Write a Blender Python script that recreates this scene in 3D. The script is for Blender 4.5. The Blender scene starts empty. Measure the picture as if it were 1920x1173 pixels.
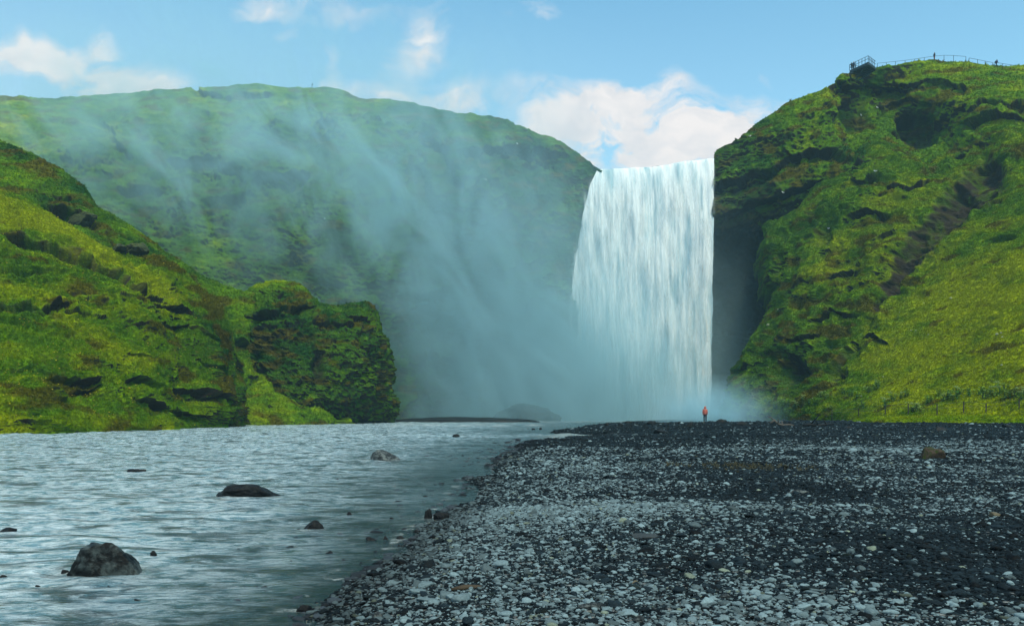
import bpy, math, random
import numpy as np
from mathutils import Vector
random.seed(7); RNG = np.random.default_rng(7)
scene = bpy.context.scene
COL = scene.collection
EYE = 1.5; F = 1600.0; CX = 960.0; HY = 776.0
R = math.radians

# ------------------------------------------------------------------ noise
_perm = np.random.default_rng(3).permutation(256).astype(np.int64)
_perm = np.concatenate([_perm, _perm, _perm])
_g = np.random.default_rng(5).normal(size=(256, 3)); _g /= np.linalg.norm(_g, axis=1)[:, None]
def pn(p, seed=0):
    p = np.asarray(p, float) + seed * 17.31
    i = np.floor(p).astype(np.int64); f = p - i; i &= 255
    u = f * f * f * (f * (f * 6 - 15) + 10)
    out = 0
    for dx in (0, 1):
        for dy in (0, 1):
            for dz in (0, 1):
                h = _perm[_perm[_perm[(i[:, 0] + dx) & 255] + ((i[:, 1] + dy) & 255)] + ((i[:, 2] + dz) & 255)]
                g = _g[h]
                d = g[:, 0] * (f[:, 0] - dx) + g[:, 1] * (f[:, 1] - dy) + g[:, 2] * (f[:, 2] - dz)
                w = (u[:, 0] if dx else 1 - u[:, 0]) * (u[:, 1] if dy else 1 - u[:, 1]) * (u[:, 2] if dz else 1 - u[:, 2])
                out = out + d * w
    return out * 1.6
def fbm(p, octv=4, seed=0, gain=.5):
    a = 1; s = 0; q = np.asarray(p, float)
    for k in range(octv):
        s = s + a * pn(q, seed + k); a *= gain; q = q * 2.03
    return s
def sst(a, b, x):
    t = np.clip((x - a) / (b - a), 0, 1); return t * t * (3 - 2 * t)
def lerp(a, b, t): return a + (b - a) * t

# ------------------------------------------------------------------ object helpers
def tag(o, label=None, cat=None, group=None, kind=None):
    if label: o['label'] = label
    if cat: o['category'] = cat
    if group: o['group'] = group
    if kind: o['kind'] = kind
    return o
def mesh_np(name, V, Fc, mat=None, smooth=True):
    V = np.asarray(V, np.float32); Fc = np.asarray(Fc, np.int32)
    me = bpy.data.meshes.new(name)
    me.vertices.add(len(V)); me.vertices.foreach_set('co', V.ravel())
    k = Fc.shape[1]
    me.loops.add(Fc.size); me.loops.foreach_set('vertex_index', Fc.ravel())
    me.polygons.add(len(Fc))
    me.polygons.foreach_set('loop_start', np.arange(len(Fc), dtype=np.int32) * k)
    me.polygons.foreach_set('loop_total', np.full(len(Fc), k, np.int32))
    me.polygons.foreach_set('use_smooth', np.full(len(Fc), smooth))
    me.update(calc_edges=True); me.validate()
    if mat: me.materials.append(mat)
    return me
def link(name, me, parent=None, loc=None):
    o = bpy.data.objects.new(name, me); COL.objects.link(o)
    if parent: o.parent = parent
    if loc is not None: o.location = loc
    return o
def add_attr(me, name, arr, typ='FLOAT'):
    a = me.attributes.new(name, typ, 'POINT')
    if typ == 'FLOAT': a.data.foreach_set('value', np.asarray(arr, np.float32).ravel())
    elif typ == 'FLOAT_COLOR':
        c = np.ones((len(arr), 4), np.float32); c[:, :3] = arr; a.data.foreach_set('color', c.ravel())
    elif typ == 'FLOAT_VECTOR': a.data.foreach_set('vector', np.asarray(arr, np.float32).ravel())
    elif typ == 'INT': a.data.foreach_set('value', np.asarray(arr, np.int32).ravel())
def gridfaces(nv, nu):
    idx = np.arange(nv * nu).reshape(nv, nu)
    return np.stack([idx[:-1, :-1], idx[1:, :-1], idx[1:, 1:], idx[:-1, 1:]], -1).reshape(-1, 4)
def at(px, py, d): return Vector(((px - CX) / F * d, d, EYE - (py - HY) / F * d))
class MB:
    def __init__(s): s.v = []; s.f = []
    def add(s, V, Fs):
        b = len(s.v); s.v += [tuple(x) for x in V]; s.f += [tuple(i + b for i in f) for f in Fs]
    def box(s, c, h, rz=0):
        cz, sz = math.cos(rz), math.sin(rz); V = []
        for x in (-1, 1):
            for y in (-1, 1):
                for z in (-1, 1):
                    X, Y = x * h[0], y * h[1]
                    V.append((c[0] + X * cz - Y * sz, c[1] + X * sz + Y * cz, c[2] + z * h[2]))
        s.add(V, [(0, 1, 3, 2), (4, 6, 7, 5), (0, 4, 5, 1), (2, 3, 7, 6), (0, 2, 6, 4), (1, 5, 7, 3)])
    def tube(s, pts, r, n=6):
        pts = [Vector(p) for p in pts]; rr = r if isinstance(r, (list, tuple)) else [r] * len(pts)
        V = []
        for i, p in enumerate(pts):
            t = (pts[min(i + 1, len(pts) - 1)] - pts[max(i - 1, 0)]).normalized()
            a = t.cross(Vector((0, 0, 1)) if abs(t.z) < .9 else Vector((1, 0, 0))).normalized(); b = t.cross(a)
            for k in range(n):
                an = 2 * math.pi * k / n
                V.append(p + (a * math.cos(an) + b * math.sin(an)) * rr[i])
        Fs = []
        for i in range(len(pts) - 1):
            for k in range(n):
                Fs.append((i * n + k, i * n + (k + 1) % n, (i + 1) * n + (k + 1) % n, (i + 1) * n + k))
        Fs.append(tuple(range(n))[::-1]); Fs.append(tuple((len(pts) - 1) * n + k for k in range(n)))
        s.add(V, Fs)
    def build(s, name, mat, parent=None, smooth=False, loc=None):
        me = bpy.data.meshes.new(name); me.from_pydata(s.v, [], s.f); me.update()
        if smooth: me.polygons.foreach_set('use_smooth', [True] * len(me.polygons))
        me.materials.append(mat); return link(name, me, parent, loc)
def empty(name, loc, rz=0):
    o = bpy.data.objects.new(name, None); COL.objects.link(o); o.location = loc; o.rotation_euler.z = rz
    o.empty_display_size = .2
    return o

# ------------------------------------------------------------------ materials
class NT:
    def __init__(s, nt): s.nt = nt; s.n = nt.nodes; s.l = nt.links
    def node(s, t, **kw):
        nd = s.n.new(t)
        for k, v in kw.items():
            if k.startswith('i_'):
                nd.inputs[int(k[2:])].default_value = v
            else: setattr(nd, k, v)
        return nd
    def link(s, a, b): s.l.new(a, b)
    def math(s, op, a, b=None, c=None, clamp=False):
        nd = s.n.new('ShaderNodeMath'); nd.operation = op; nd.use_clamp = clamp
        for i, x in enumerate((a, b, c)):
            if x is None: continue
            if isinstance(x, (int, float)): nd.inputs[i].default_value = x
            else: s.l.new(x, nd.inputs[i])
        return nd.outputs[0]
    def vmath(s, op, a, b=None, scale=None):
        nd = s.n.new('ShaderNodeVectorMath'); nd.operation = op
        for i, x in enumerate((a, b)):
            if x is None: continue
            if isinstance(x, (tuple, list)): nd.inputs[i].default_value = x
            else: s.l.new(x, nd.inputs[i])
        if scale is not None: nd.inputs[3].default_value = scale
        return nd.outputs[1] if op in ('LENGTH', 'DOT_PRODUCT') else nd.outputs[0]
    def mapr(s, v, a, b, c, d, smooth=False):
        nd = s.n.new('ShaderNodeMapRange'); nd.interpolation_type = 'SMOOTHSTEP' if smooth else 'LINEAR'
        s.l.new(v, nd.inputs[0])
        for i, x in enumerate((a, b, c, d)): nd.inputs[i + 1].default_value = x
        return nd.outputs[0]
    def noise(s, vec, scale, detail=4, rough=.5, dist=0, typ=None):
        nd = s.n.new('ShaderNodeTexNoise')
        if vec is not None: s.l.new(vec, nd.inputs['Vector'])
        nd.inputs['Scale'].default_value = scale; nd.inputs['Detail'].default_value = detail
        nd.inputs['Roughness'].default_value = rough; nd.inputs['Distortion'].default_value = dist
        return nd.outputs[0]
    def mix(s, f, a, b, blend='MIX'):
        nd = s.n.new('ShaderNodeMix'); nd.data_type = 'RGBA'; nd.blend_type = blend
        for i, x in ((0, f), (6, a), (7, b)):
            if isinstance(x, (int, float)): nd.inputs[i].default_value = x
            elif isinstance(x, (tuple, list)): nd.inputs[i].default_value = tuple(x) + ((1,) if len(x) == 3 else ())
            else: s.l.new(x, nd.inputs[i])
        return nd.outputs[2]
def newmat(name):
    m = bpy.data.materials.new(name); m.use_nodes = True
    t = NT(m.node_tree); b = m.node_tree.nodes['Principled BSDF']; return m, t, b
def simple(name, col, rough=.8, var=.25, scale=6, metal=0, bump=.0):
    m, t, b = newmat(name)
    tc = t.node('ShaderNodeTexCoord')
    n = t.noise(tc.outputs['Object'], scale, 4)
    c2 = tuple(c * (1 - var) for c in col); c1 = tuple(min(1, c * (1 + var)) for c in col)
    t.link(t.mix(n, c2, c1), b.inputs['Base Color'])
    b.inputs['Roughness'].default_value = rough; b.inputs['Metallic'].default_value = metal
    b.inputs['Specular IOR Level'].default_value = .3
    if bump:
        bp = t.node('ShaderNodeBump'); bp.inputs['Strength'].default_value = bump; bp.inputs['Distance'].default_value = .02
        t.link(n, bp.inputs['Height']); t.link(bp.outputs[0], b.inputs['Normal'])
    return m

def hill_mat():
    m, t, b = newmat('turf')
    geo = t.node('ShaderNodeNewGeometry'); P = geo.outputs['Position']
    at_ = t.node('ShaderNodeAttribute', attribute_name='col')
    so = t.node('ShaderNodeAttribute', attribute_name='soil_and_shade')
    n1 = t.noise(P, 3.2, 5, .65); n2 = t.noise(P, .9, 5, .6)
    st = t.vmath('MULTIPLY', P, (1, 1, 2.6)); n3 = t.noise(st, 2.2, 6, .7, .6)
    k = t.math('MULTIPLY', t.mapr(n1, .3, .7, .8, 1.2), t.mapr(n2, .3, .7, .75, 1.25)); tn_ = t.noise(t.vmath('MULTIPLY', P, (.5, .5, 2.6)), 1.1, 5, .62, .5); k = t.math('MULTIPLY', k, t.mapr(tn_, .3, .7, .72, 1.3))
    c = t.mix(1.0, at_.outputs['Color'], k, 'MULTIPLY')
    # straw / yellow flowering patches
    c = t.mix(t.mapr(n3, .56, .72, 0, .55), c, (.13, .115, .015))
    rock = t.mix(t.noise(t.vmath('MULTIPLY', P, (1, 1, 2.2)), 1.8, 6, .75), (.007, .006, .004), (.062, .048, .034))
    shadek = t.math('SUBTRACT', so.outputs['Fac'], 1.0, clamp=True); rock = t.mix(t.math('MULTIPLY', shadek, .8), rock, (.001, .007, .013))  # blue-black mix puts the recess's shade into the rock colour
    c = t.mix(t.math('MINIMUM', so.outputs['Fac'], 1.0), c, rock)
    t.link(c, b.inputs['Base Color']); b.inputs['Roughness'].default_value = .9
    b.inputs['Specular IOR Level'].default_value = .02
    h = t.math('ADD', t.math('ADD', t.math('MULTIPLY', n3, .7), t.math('MULTIPLY', n1, .25)), t.math('MULTIPLY', tn_, .9))
    bp = t.node('ShaderNodeBump'); bp.inputs['Strength'].default_value = .8; bp.inputs['Distance'].default_value = .4
    t.link(h, bp.inputs['Height']); t.link(bp.outputs[0], b.inputs['Normal'])
    return m
M_HILL = hill_mat()

def inst_mat(name, rough=.8, spec=.2, trans=0, var=.3, bump=0, bscale=30):
    m, t, b = newmat(name)
    a = t.node('ShaderNodeAttribute', attribute_name='col', attribute_type='INSTANCER')
    tc = t.node('ShaderNodeTexCoord'); n = t.noise(tc.outputs['Object'], bscale, 4, .6)
    c = t.mix(1.0, a.outputs['Color'], t.mapr(n, .2, .8, 1 - var, 1 + var), 'MULTIPLY')
    t.link(c, b.inputs['Base Color']); b.inputs['Roughness'].default_value = rough
    b.inputs['Specular IOR Level'].default_value = spec
    if bump:
        bp = t.node('ShaderNodeBump'); bp.inputs['Strength'].default_value = bump; bp.inputs['Distance'].default_value = .01
        t.link(n, bp.inputs['Height']); t.link(bp.outputs[0], b.inputs['Normal'])
    return m

# ------------------------------------------------------------------ terrain lofts
def catmull(P, t):
    """P (n,k) values at params 0..n-1, t array"""
    n = len(P); i = np.clip(np.floor(t).astype(int), 0, n - 2); f = (t - i)[:, None]
    p1 = P[i]; p2 = P[i + 1]
    p0 = np.where((i > 0)[:, None], P[np.maximum(i - 1, 0)], 2 * p1 - p2)
    p3 = np.where((i < n - 2)[:, None], P[np.minimum(i + 2, n - 1)], 2 * p2 - p1)
    return .5 * (2 * p1 + (p2 - p0) * f + (2 * p0 - 5 * p1 + 4 * p2 - p3) * f ** 2 + (3 * p1 - p0 - 3 * p2 + p3) * f ** 3)
def resample(row, n):
    P = np.array(row, float); L = np.concatenate([[0], np.cumsum(np.hypot(np.diff(P[:, 0]), np.diff(P[:, 1])))])
    s = np.linspace(0, L[-1], n); k = np.interp(s, L, np.arange(len(P)))
    a = catmull(P, k); lin = np.stack([np.interp(k, np.arange(len(P)), P[:, j]) for j in range(3)], 1)
    return .6 * a + .4 * lin
def polydist(x, y, poly):
    """distance, signed (positive = below the line on the picture), and parameter along"""
    best = np.full(x.shape, 1e9); sg = np.zeros(x.shape)
    for (x0, y0), (x1, y1) in zip(poly[:-1], poly[1:]):
        dx, dy = x1 - x0, y1 - y0; L2 = dx * dx + dy * dy
        t = np.clip(((x - x0) * dx + (y - y0) * dy) / L2, 0, 1)
        ex, ey = x - (x0 + t * dx), y - (y0 + t * dy); d = np.hypot(ex, ey)
        s = np.sign(dx * ey - dy * ex) * (1 if dx >= 0 else -1)
        m = d < best; best = np.where(m, d, best); sg = np.where(m, s, sg)
    return best, sg
HILLS = []
def hill(name, rows, nu, nv, lips=(), gullies=(), pits=(), bands=(), rockshade=None, calm=None, big=.9, ledge=.8, ledge_h=2.2, small=.2, wrap=(), seed=0,
         tone=None, rockiness=.5, vpos=None, sink=2.0, bigscale=11, topdamp=.35):
    rs = [resample(r, nu) for r in rows]
    S = np.array(rs)                                    # (rows, nu, 3) px,py,d
    vp = vpos or list(np.linspace(0, len(rows) - 1, len(rows)))
    ys = S[:, :, 1].mean(1); vy = np.concatenate([[0], np.cumsum(np.maximum(np.abs(np.diff(ys)), 25))])
    tt = np.interp(np.linspace(0, vy[-1], nv), vy, np.arange(len(rows)))
    G = catmull(S.reshape(len(rows), -1), tt).reshape(nv, nu, 3)
    px, py, d = G[..., 0], G[..., 1], G[..., 2]
    X = (px - CX) / F * d; Y = d.copy(); Z = EYE - (py - HY) / F * d
    # bottom skirt
    def addrow(X, Y, Z, px, py, dX, dY, dZ, first):
        i = 0 if first else -1
        x, y, z = X[i] + dX, Y[i] + dY, Z[i] + dZ
        c = (lambda a, r: np.vstack([r[None], a])) if first else (lambda a, r: np.vstack([a, r[None]]))
        return c(X, x), c(Y, y), c(Z, z), c(px, px[i]), c(py, py[i])
    X, Y, Z, px, py = addrow(X, Y, Z, px, py, 0, 0, -sink, False)
    rn = np.hypot(X[0], Y[0])
    for k, (a, dz) in enumerate(((.8, .05), (1.5, -.05), (3, -.3), (6, -.9), (12, -2), (26, -5))):
        X, Y, Z, px, py = addrow(X, Y, Z, px, py, a * X[0] / np.hypot(X[0], Y[0]), a * Y[0] / np.hypot(X[0], Y[0]), dz, True)
    for side in wrap:
        sgn = -1 if side == 'right' else 1; 
        for a in (.6, 1.2, 2.5, 5, 9, 14):
            i = -1 if side == 'right' else 0
            x, y, z = X[:, i] + sgn * a * .25 , Y[:, i] + a, Z[:, i] - a * .03
            st = (lambda A, r: np.hstack([A, r[:, None]])) if side == 'right' else (lambda A, r: np.hstack([r[:, None], A]))
            X, Y, Z, px, py = st(X, x), st(Y, y), st(Z, z), st(px, px[:, i]), st(py, py[:, i])
    nv, nu = X.shape
    P = np.stack([X, Y, Z], -1)
    def normals(P):
        du = np.gradient(P, axis=1); dv = np.gradient(P, axis=0)
        n = np.cross(dv, du); n /= np.linalg.norm(n, axis=-1, keepdims=True) + 1e-9
        return n
    n = normals(P)
    # smooth the direction of displacement
    Q = P.reshape(-1, 3); fx, fy = px.ravel(), py.ravel(); N = n.reshape(-1, 3)
    Nh = N * np.array([1, 1, .55]); Nh /= np.linalg.norm(Nh, axis=1)[:, None] + 1e-9
    disp = big * fbm(Q / bigscale, 4, seed) + big * .45 * (1 - 2 * np.abs(fbm(Q / (bigscale * .45), 3, seed + 40)))
    mask = sst(-.15, .45, fbm(Q / np.array([13, 13, 9]), 3, seed + 9))
    for hh, aa, s2 in ((ledge_h, ledge, 11), (ledge_h * .42, ledge * .42, 23), (ledge_h * .2, ledge * .22, 37)):
        q = Q[:, 2] / hh + .9 * fbm(Q / np.array([7, 7, 9]), 3, seed + s2) + .35 * pn(Q / 1.1, seed + s2 + 5) + .12 * Q[:, 0] / hh * .5
        fr = q - np.floor(q); prof = np.where(fr < .82, (fr / .82) ** 1.4, 1 - sst(.82, 1, fr))
        m2 = (mask if s2 < 37 else .45 + .55 * mask) * sst(-.2, .4, fbm(Q / (hh * 2.2), 2, seed + s2 + 7))
        disp = disp + aa * m2 * (prof - .45)
    disp = disp + small * fbm(Q / .9, 4, seed + 60, .6) + small * .8 * np.abs(fbm(Q / 2.3, 3, seed + 61))
    rowi = np.repeat(np.arange(nv), nu); disp = disp * (topdamp + (1 - topdamp) * sst(4, 48, rowi))
    if calm: disp = disp * (1 - .72 * calm(fx, fy))
    soil_and_shade = np.zeros(len(Q))
    wx = fx + 9 * fbm(Q / 3.6, 2, seed + 70) + .8 * pn(Q / .8, seed + 75); wy = fy + 7 * fbm(Q / 3.6, 2, seed + 71) + .8 * pn(Q / .8, seed + 76)
    for poly, w, dep, so in lips:
        dd, sg = polydist(wx, wy, poly); t = dd * sg / w
        endf = np.ones(len(Q))
        ex = np.minimum(np.hypot(wx - poly[0][0], wy - poly[0][1]), np.hypot(wx - poly[-1][0], wy - poly[-1][1]))
        endf = np.where(t < 1.6, 1, 1)
        dep = dep * 1.15; w = w * 1.15
        carve = np.where((t >= 0), (1 - sst(.25, 1.5, t)) * sst(0, .12, t), 0) * (np.abs(t) < 1.6)
        bulge = np.where(t < 0, 1 - sst(0, 1.3, -t), 1 - sst(0, .12, t))
        brk = .50 + .65 * sst(-.35, .30, pn(Q / 2.1, seed + 90) + .5 * pn(Q / .9, seed + 91))
        disp = disp + (-dep * carve + .3 * dep * bulge) * brk
        soil_and_shade = np.maximum(soil_and_shade, so * np.where(t > -.07, 1 - sst(.35 * brk, .95 * brk, t), 0) * np.clip(brk * 1.3, 0, 1))
    for poly, w0, w1, dep, so in gullies:
        acc = np.full(len(Q), 1e9); npl = len(poly) - 1
        for i in range(npl):
            dd, _ = polydist(wx, wy, poly[i:i + 2]); w = w0 + (w1 - w0) * (i + .5) / npl; acc = np.minimum(acc, dd / w)
        disp = disp - dep * np.exp(-acc ** 2 * 1.2); soil_and_shade = np.maximum(soil_and_shade, so * (1 - sst(.7, 1.25, acc)))
    for cx, cy, rx, ry, dep, so in pits:
        r = np.hypot((wx - cx) / rx, (wy - cy) / ry)
        disp = disp - dep * (1 - sst(.35, 1.15, r)); soil_and_shade = np.maximum(soil_and_shade, so * (1 - sst(.6, 1.05, r)))
    Q2 = Q + Nh * disp[:, None]
    P2 = Q2.reshape(nv, nu, 3); n2 = normals(P2).reshape(-1, 3)
    # ground cover colour; tone also carries shade painted near the falls
    nz = n2[:, 2]
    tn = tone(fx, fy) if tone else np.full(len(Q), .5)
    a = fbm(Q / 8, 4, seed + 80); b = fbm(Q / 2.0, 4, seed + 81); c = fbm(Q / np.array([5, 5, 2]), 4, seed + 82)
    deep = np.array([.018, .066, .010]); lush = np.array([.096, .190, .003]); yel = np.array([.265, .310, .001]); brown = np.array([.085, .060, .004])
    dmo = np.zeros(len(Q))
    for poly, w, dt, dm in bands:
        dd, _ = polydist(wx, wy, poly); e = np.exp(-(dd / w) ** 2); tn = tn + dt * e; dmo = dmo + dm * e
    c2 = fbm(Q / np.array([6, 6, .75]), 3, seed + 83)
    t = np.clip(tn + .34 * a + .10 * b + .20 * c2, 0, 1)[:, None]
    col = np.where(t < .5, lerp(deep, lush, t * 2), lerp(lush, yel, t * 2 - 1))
    mo = (sst(.12, .55, c + .35 * (rockiness - .5) + dmo) * .8)[:, None]
    col = lerp(col, brown, mo)
    bare = sst(.05, -.32, nz + .30 * b + .1 - .35 * (rockiness - .5)) * sst(-.1, .5, rockiness + a)
    soil_and_shade = np.clip(np.maximum(soil_and_shade * (.75 + .5 * b), bare), 0, 1)
    if rockshade: soil_and_shade = np.clip(soil_and_shade + rockshade(fx, fy) * (1.9 + .6 * b + .3 * a), 0, 2)
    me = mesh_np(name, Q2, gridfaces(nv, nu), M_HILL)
    add_attr(me, 'col', col, 'FLOAT_COLOR'); add_attr(me, 'soil_and_shade', soil_and_shade)
    o = link(name, me); tag(o, kind='structure')
    H = dict(name=name, P=P2, n=n2.reshape(nv, nu, 3), col=col.reshape(nv, nu, 3), soil_and_shade=soil_and_shade.reshape(nv, nu), px=px, py=py, o=o)
    d2 = P2[..., 1]; H['sx'] = CX + P2[..., 0] / d2 * F; H['sy'] = HY - (P2[..., 2] - EYE) / d2 * F
    HILLS.append(H); return H
def surf(H, x, y):
    """point of hill H's surface that shows at picture position x, y (front-most of the close ones)"""
    dd = np.hypot(H['sx'] - x, H['sy'] - y); m = dd < dd.min() + 2.0
    dep = np.where(m, H['P'][..., 1], 1e9); i = np.unravel_index(np.argmin(dep), dep.shape)
    return Vector(H['P'][i]), Vector(H['n'][i])

xs = [-250, 0, 150, 300, 450, 550, 650, 740, 800, 870, 940, 1020, 1080, 1135]
def mk(ys, ds): return list(zip(xs, ys, ds))
far_rows = [
    [(-250, 200, 190), (0, 184, 190), (100, 183, 190), (200, 176, 190), (345, 168, 192), (400, 163, 193), (480, 160, 195), (560, 162, 197), (640, 166, 198), (665, 179, 199), (690, 184, 200), (735, 186, 202), (800, 200, 203), (850, 212, 204), (890, 213, 204), (940, 222, 204), (980, 240, 203), (1000, 250, 203), (1035, 258, 202), (1070, 280, 200), (1100, 300, 198), (1128, 321, 197)],
    mk([290, 260, 255, 250, 245, 240, 250, 262, 272, 280, 285, 300, 322, 350], [160, 168, 174, 178, 182, 180, 190, 194, 197, 191, 197, 199, 197, 198]),
    mk([380, 350, 350, 350, 350, 355, 360, 370, 375, 380, 385, 392, 405, 430], [145, 155, 162, 168, 173, 174, 172, 188, 193, 178, 190, 196, 196, 198]),
    mk([480, 460, 460, 460, 465, 470, 480, 490, 490, 490, 490, 490, 500, 520], [130, 142, 152, 160, 165, 167, 168, 172, 182, 181, 188, 193, 195, 199]),
    mk([620] * 14, [120, 132, 145, 155, 162, 165, 167, 172, 180, 180, 186, 190, 194, 199]),
    mk([792] * 14, [110, 125, 140, 150, 158, 162, 165, 170, 178, 180, 184, 188, 193, 198])]
def tone_far(x, y): return .42 - .30 * sst(550, 950, x) - .12 * sst(300, 500, y) + .18 * sst(300, 0, x)  # tone drops to the right: shade near the falls put into turf colour
H_far = hill('far_hillside', far_rows, 760, 430, big=1.9, ledge=1.8, ledge_h=3.6, small=.28, seed=1, tone=tone_far, rockiness=.5, bigscale=19,
     lips=[([(330, 300), (400, 310), (480, 330), (560, 325)], 25, 2.5, .2), ([(370, 170), (430, 180), (500, 178)], 11, .9, .3), ([(200, 235), (240, 290)], 14, 1.6, .3), ([(230, 350), (300, 355)], 12, 1.5, .5),
           ([(880, 290), (960, 280), (1040, 290)], 22, 2.5, .6), ([(400, 380), (450, 370)], 20, 1.5, .3)],
     gullies=[([(560, 245), (620, 300), (680, 350), (740, 450)], 14, 20, 3, .15), ([(800, 250), (840, 330), (880, 390)], 12, 14, 3, .2)])

wall_rows = [[(1095, 322, 200), (1120, 318, 199), (1190, 316, 199), (1245, 312, 198), (1280, 305, 197), (1345, 300, 195), (1420, 300, 200), (1500, 300, 204)],
    [(1085, 400, 203), (1200, 400, 202), (1345, 400, 200), (1420, 400, 203), (1500, 400, 205)],
    [(1075, 560, 206), (1200, 560, 206), (1345, 560, 206), (1500, 560, 208)],
    [(1060, 788, 205), (1200, 788, 205), (1345, 788, 207), (1500, 788, 207)]]
hill('cliff_face', wall_rows, 160, 200, big=.8, ledge=.8, ledge_h=4, small=.3, seed=2, tone=lambda x, y: np.full(x.shape, .08), rockiness=1.2, rockshade=lambda x, y: 1.0 + 0 * x)  # low tone and full mask paint recess shade onto the rock

r1 = [
    [(1338, 296, 193), (1345, 280, 192), (1380, 262, 190), (1420, 232, 189), (1450, 215, 188), (1480, 195, 187), (1520, 178, 186), (1570, 157, 185), (1580, 144, 185), (1595, 140, 185), (1628, 132, 184), (1645, 128, 184), (1700, 120, 184), (1752, 113, 184), (1800, 111, 184), (1830, 117, 184), (1860, 125, 184), (1890, 127, 184), (1920, 125, 184), (2100, 121, 180)],
    [(1338, 330, 191), (1400, 300, 188), (1460, 262, 184), (1520, 228, 182), (1565, 200, 179), (1590, 190, 185), (1650, 185, 187), (1700, 190, 184), (1760, 180, 180), (1820, 170, 174), (1920, 180, 166), (2100, 180, 160)],
    [(1338, 370, 190), (1400, 350, 187), (1450, 330, 183), (1500, 300, 180), (1560, 270, 178), (1600, 255, 183), (1660, 240, 181), (1700, 250, 183), (1760, 245, 180), (1820, 220, 168), (1920, 240, 158), (2100, 240, 150)],
    [(1338, 425, 192), (1390, 410, 189), (1440, 395, 184), (1490, 375, 180), (1540, 355, 176), (1600, 330, 172), (1660, 310, 171), (1740, 310, 168), (1820, 300, 162), (1920, 320, 153), (2100, 320, 146)],
    [(1338, 490, 201), (1400, 485, 200), (1450, 480, 197), (1500, 465, 192), (1600, 450, 182), (1800, 440, 172), (2100, 430, 160)],
    [(1338, 620, 205), (1400, 620, 204), (1450, 610, 203), (1550, 600, 196), (2100, 600, 170)],
    [(1338, 790, 203), (1400, 790, 202), (1500, 790, 198), (2100, 790, 175)]]
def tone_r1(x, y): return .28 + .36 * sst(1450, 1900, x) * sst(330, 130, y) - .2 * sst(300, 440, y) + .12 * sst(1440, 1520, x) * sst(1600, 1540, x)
H_r1 = hill('right_cliff', r1, 460, 420, rockshade=lambda x, y: 1.05 * sst(405, 470, y) + .22 * sst(330, 345, y) * sst(1520, 1440, x), big=1.6, ledge=1.9, ledge_h=3.2, small=.30, seed=3, tone=tone_r1, rockiness=.7, bigscale=14,  # lower mask paints recess shade; upper strip is layered brown rock
     lips=[([(1345, 345), (1430, 325), (1480, 290), (1540, 280), (1575, 292)], 22, 2.6, .7), ([(1355, 405), (1440, 372), (1530, 345)], 18, 2.6, .8), ([(1340, 460), (1445, 432)], 26, 2.5, .8),
           ([(1580, 160), (1620, 158), (1680, 165)], 24, 2.5, .4), ([(1700, 160), (1760, 150), (1800, 165)], 14, 1.5, .6), ([(1660, 200), (1700, 185), (1740, 195)], 14, 1.5, .3),
           ([(1830, 232), (1880, 225), (1925, 232)], 20, 3.0, 1), ([(1800, 215), (1850, 190), (1920, 205)], 9, 1.3, .4), ([(1885, 285), (1930, 275)], 22, 2.6, .9)],
     pits=[(1722, 240, 46, 34, 4.5, .9), (1600, 215, 30, 40, 2.5, .4)])
r2 = [
    [(1475, 414, 180), (1500, 387, 178), (1530, 349, 177), (1560, 324, 176), (1610, 294, 175), (1640, 266, 174), (1690, 276, 175), (1740, 288, 173), (1800, 264, 170), (1850, 227, 167), (1920, 204, 165), (2100, 190, 160)],
    [(1434, 440, 171), (1470, 440, 168), (1520, 420, 165), (1580, 390, 162), (1640, 350, 160), (1700, 340, 158), (1760, 340, 155), (1840, 330, 150), (1920, 300, 147), (2100, 290, 138)],
    [(1440, 510, 168), (1480, 505, 164), (1530, 490, 159), (1590, 470, 155), (1650, 450, 151), (1720, 440, 147), (1800, 420, 142), (1860, 410, 138), (1920, 400, 134), (2100, 390, 124)],
    [(1464, 558, 164), (1500, 560, 158), (1550, 560, 151), (1600, 560, 146), (1660, 555, 142), (1730, 545, 136), (1800, 530, 130), (1860, 515, 125), (1920, 500, 120), (2100, 490, 110)],
    [(1408, 645, 162), (1450, 648, 154), (1500, 650, 147), (1560, 650, 141), (1620, 650, 135), (1690, 640, 127), (1760, 630, 120), (1840, 620, 112), (1920, 610, 106), (2100, 600, 96)],
    [(1375, 720, 161), (1420, 725, 152), (1480, 725, 143), (1540, 722, 134), (1620, 718, 124), (1700, 715, 114), (1780, 710, 107), (1860, 705, 100), (1920, 700, 95), (2100, 695, 86)],
    [(1360, 770, 160), (1400, 770, 150), (1460, 768, 140), (1540, 765, 127), (1620, 762, 114), (1700, 760, 104), (1780, 757, 97), (1860, 753, 92), (1920, 750, 88), (2100, 748, 80)],
    [(1368, 787, 158), (1420, 786, 146), (1480, 786, 136), (1560, 786, 121), (1640, 786, 106), (1700, 787, 98), (1780, 788, 92), (1860, 789, 88), (1920, 790, 85), (2100, 791, 78)]]
def tone_r2(x, y): return .52 + .33 * sst(1500, 1850, x) * sst(300, 600, y) + .1 * sst(680, 760, y) - .18 * sst(1560, 1420, x)
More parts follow.
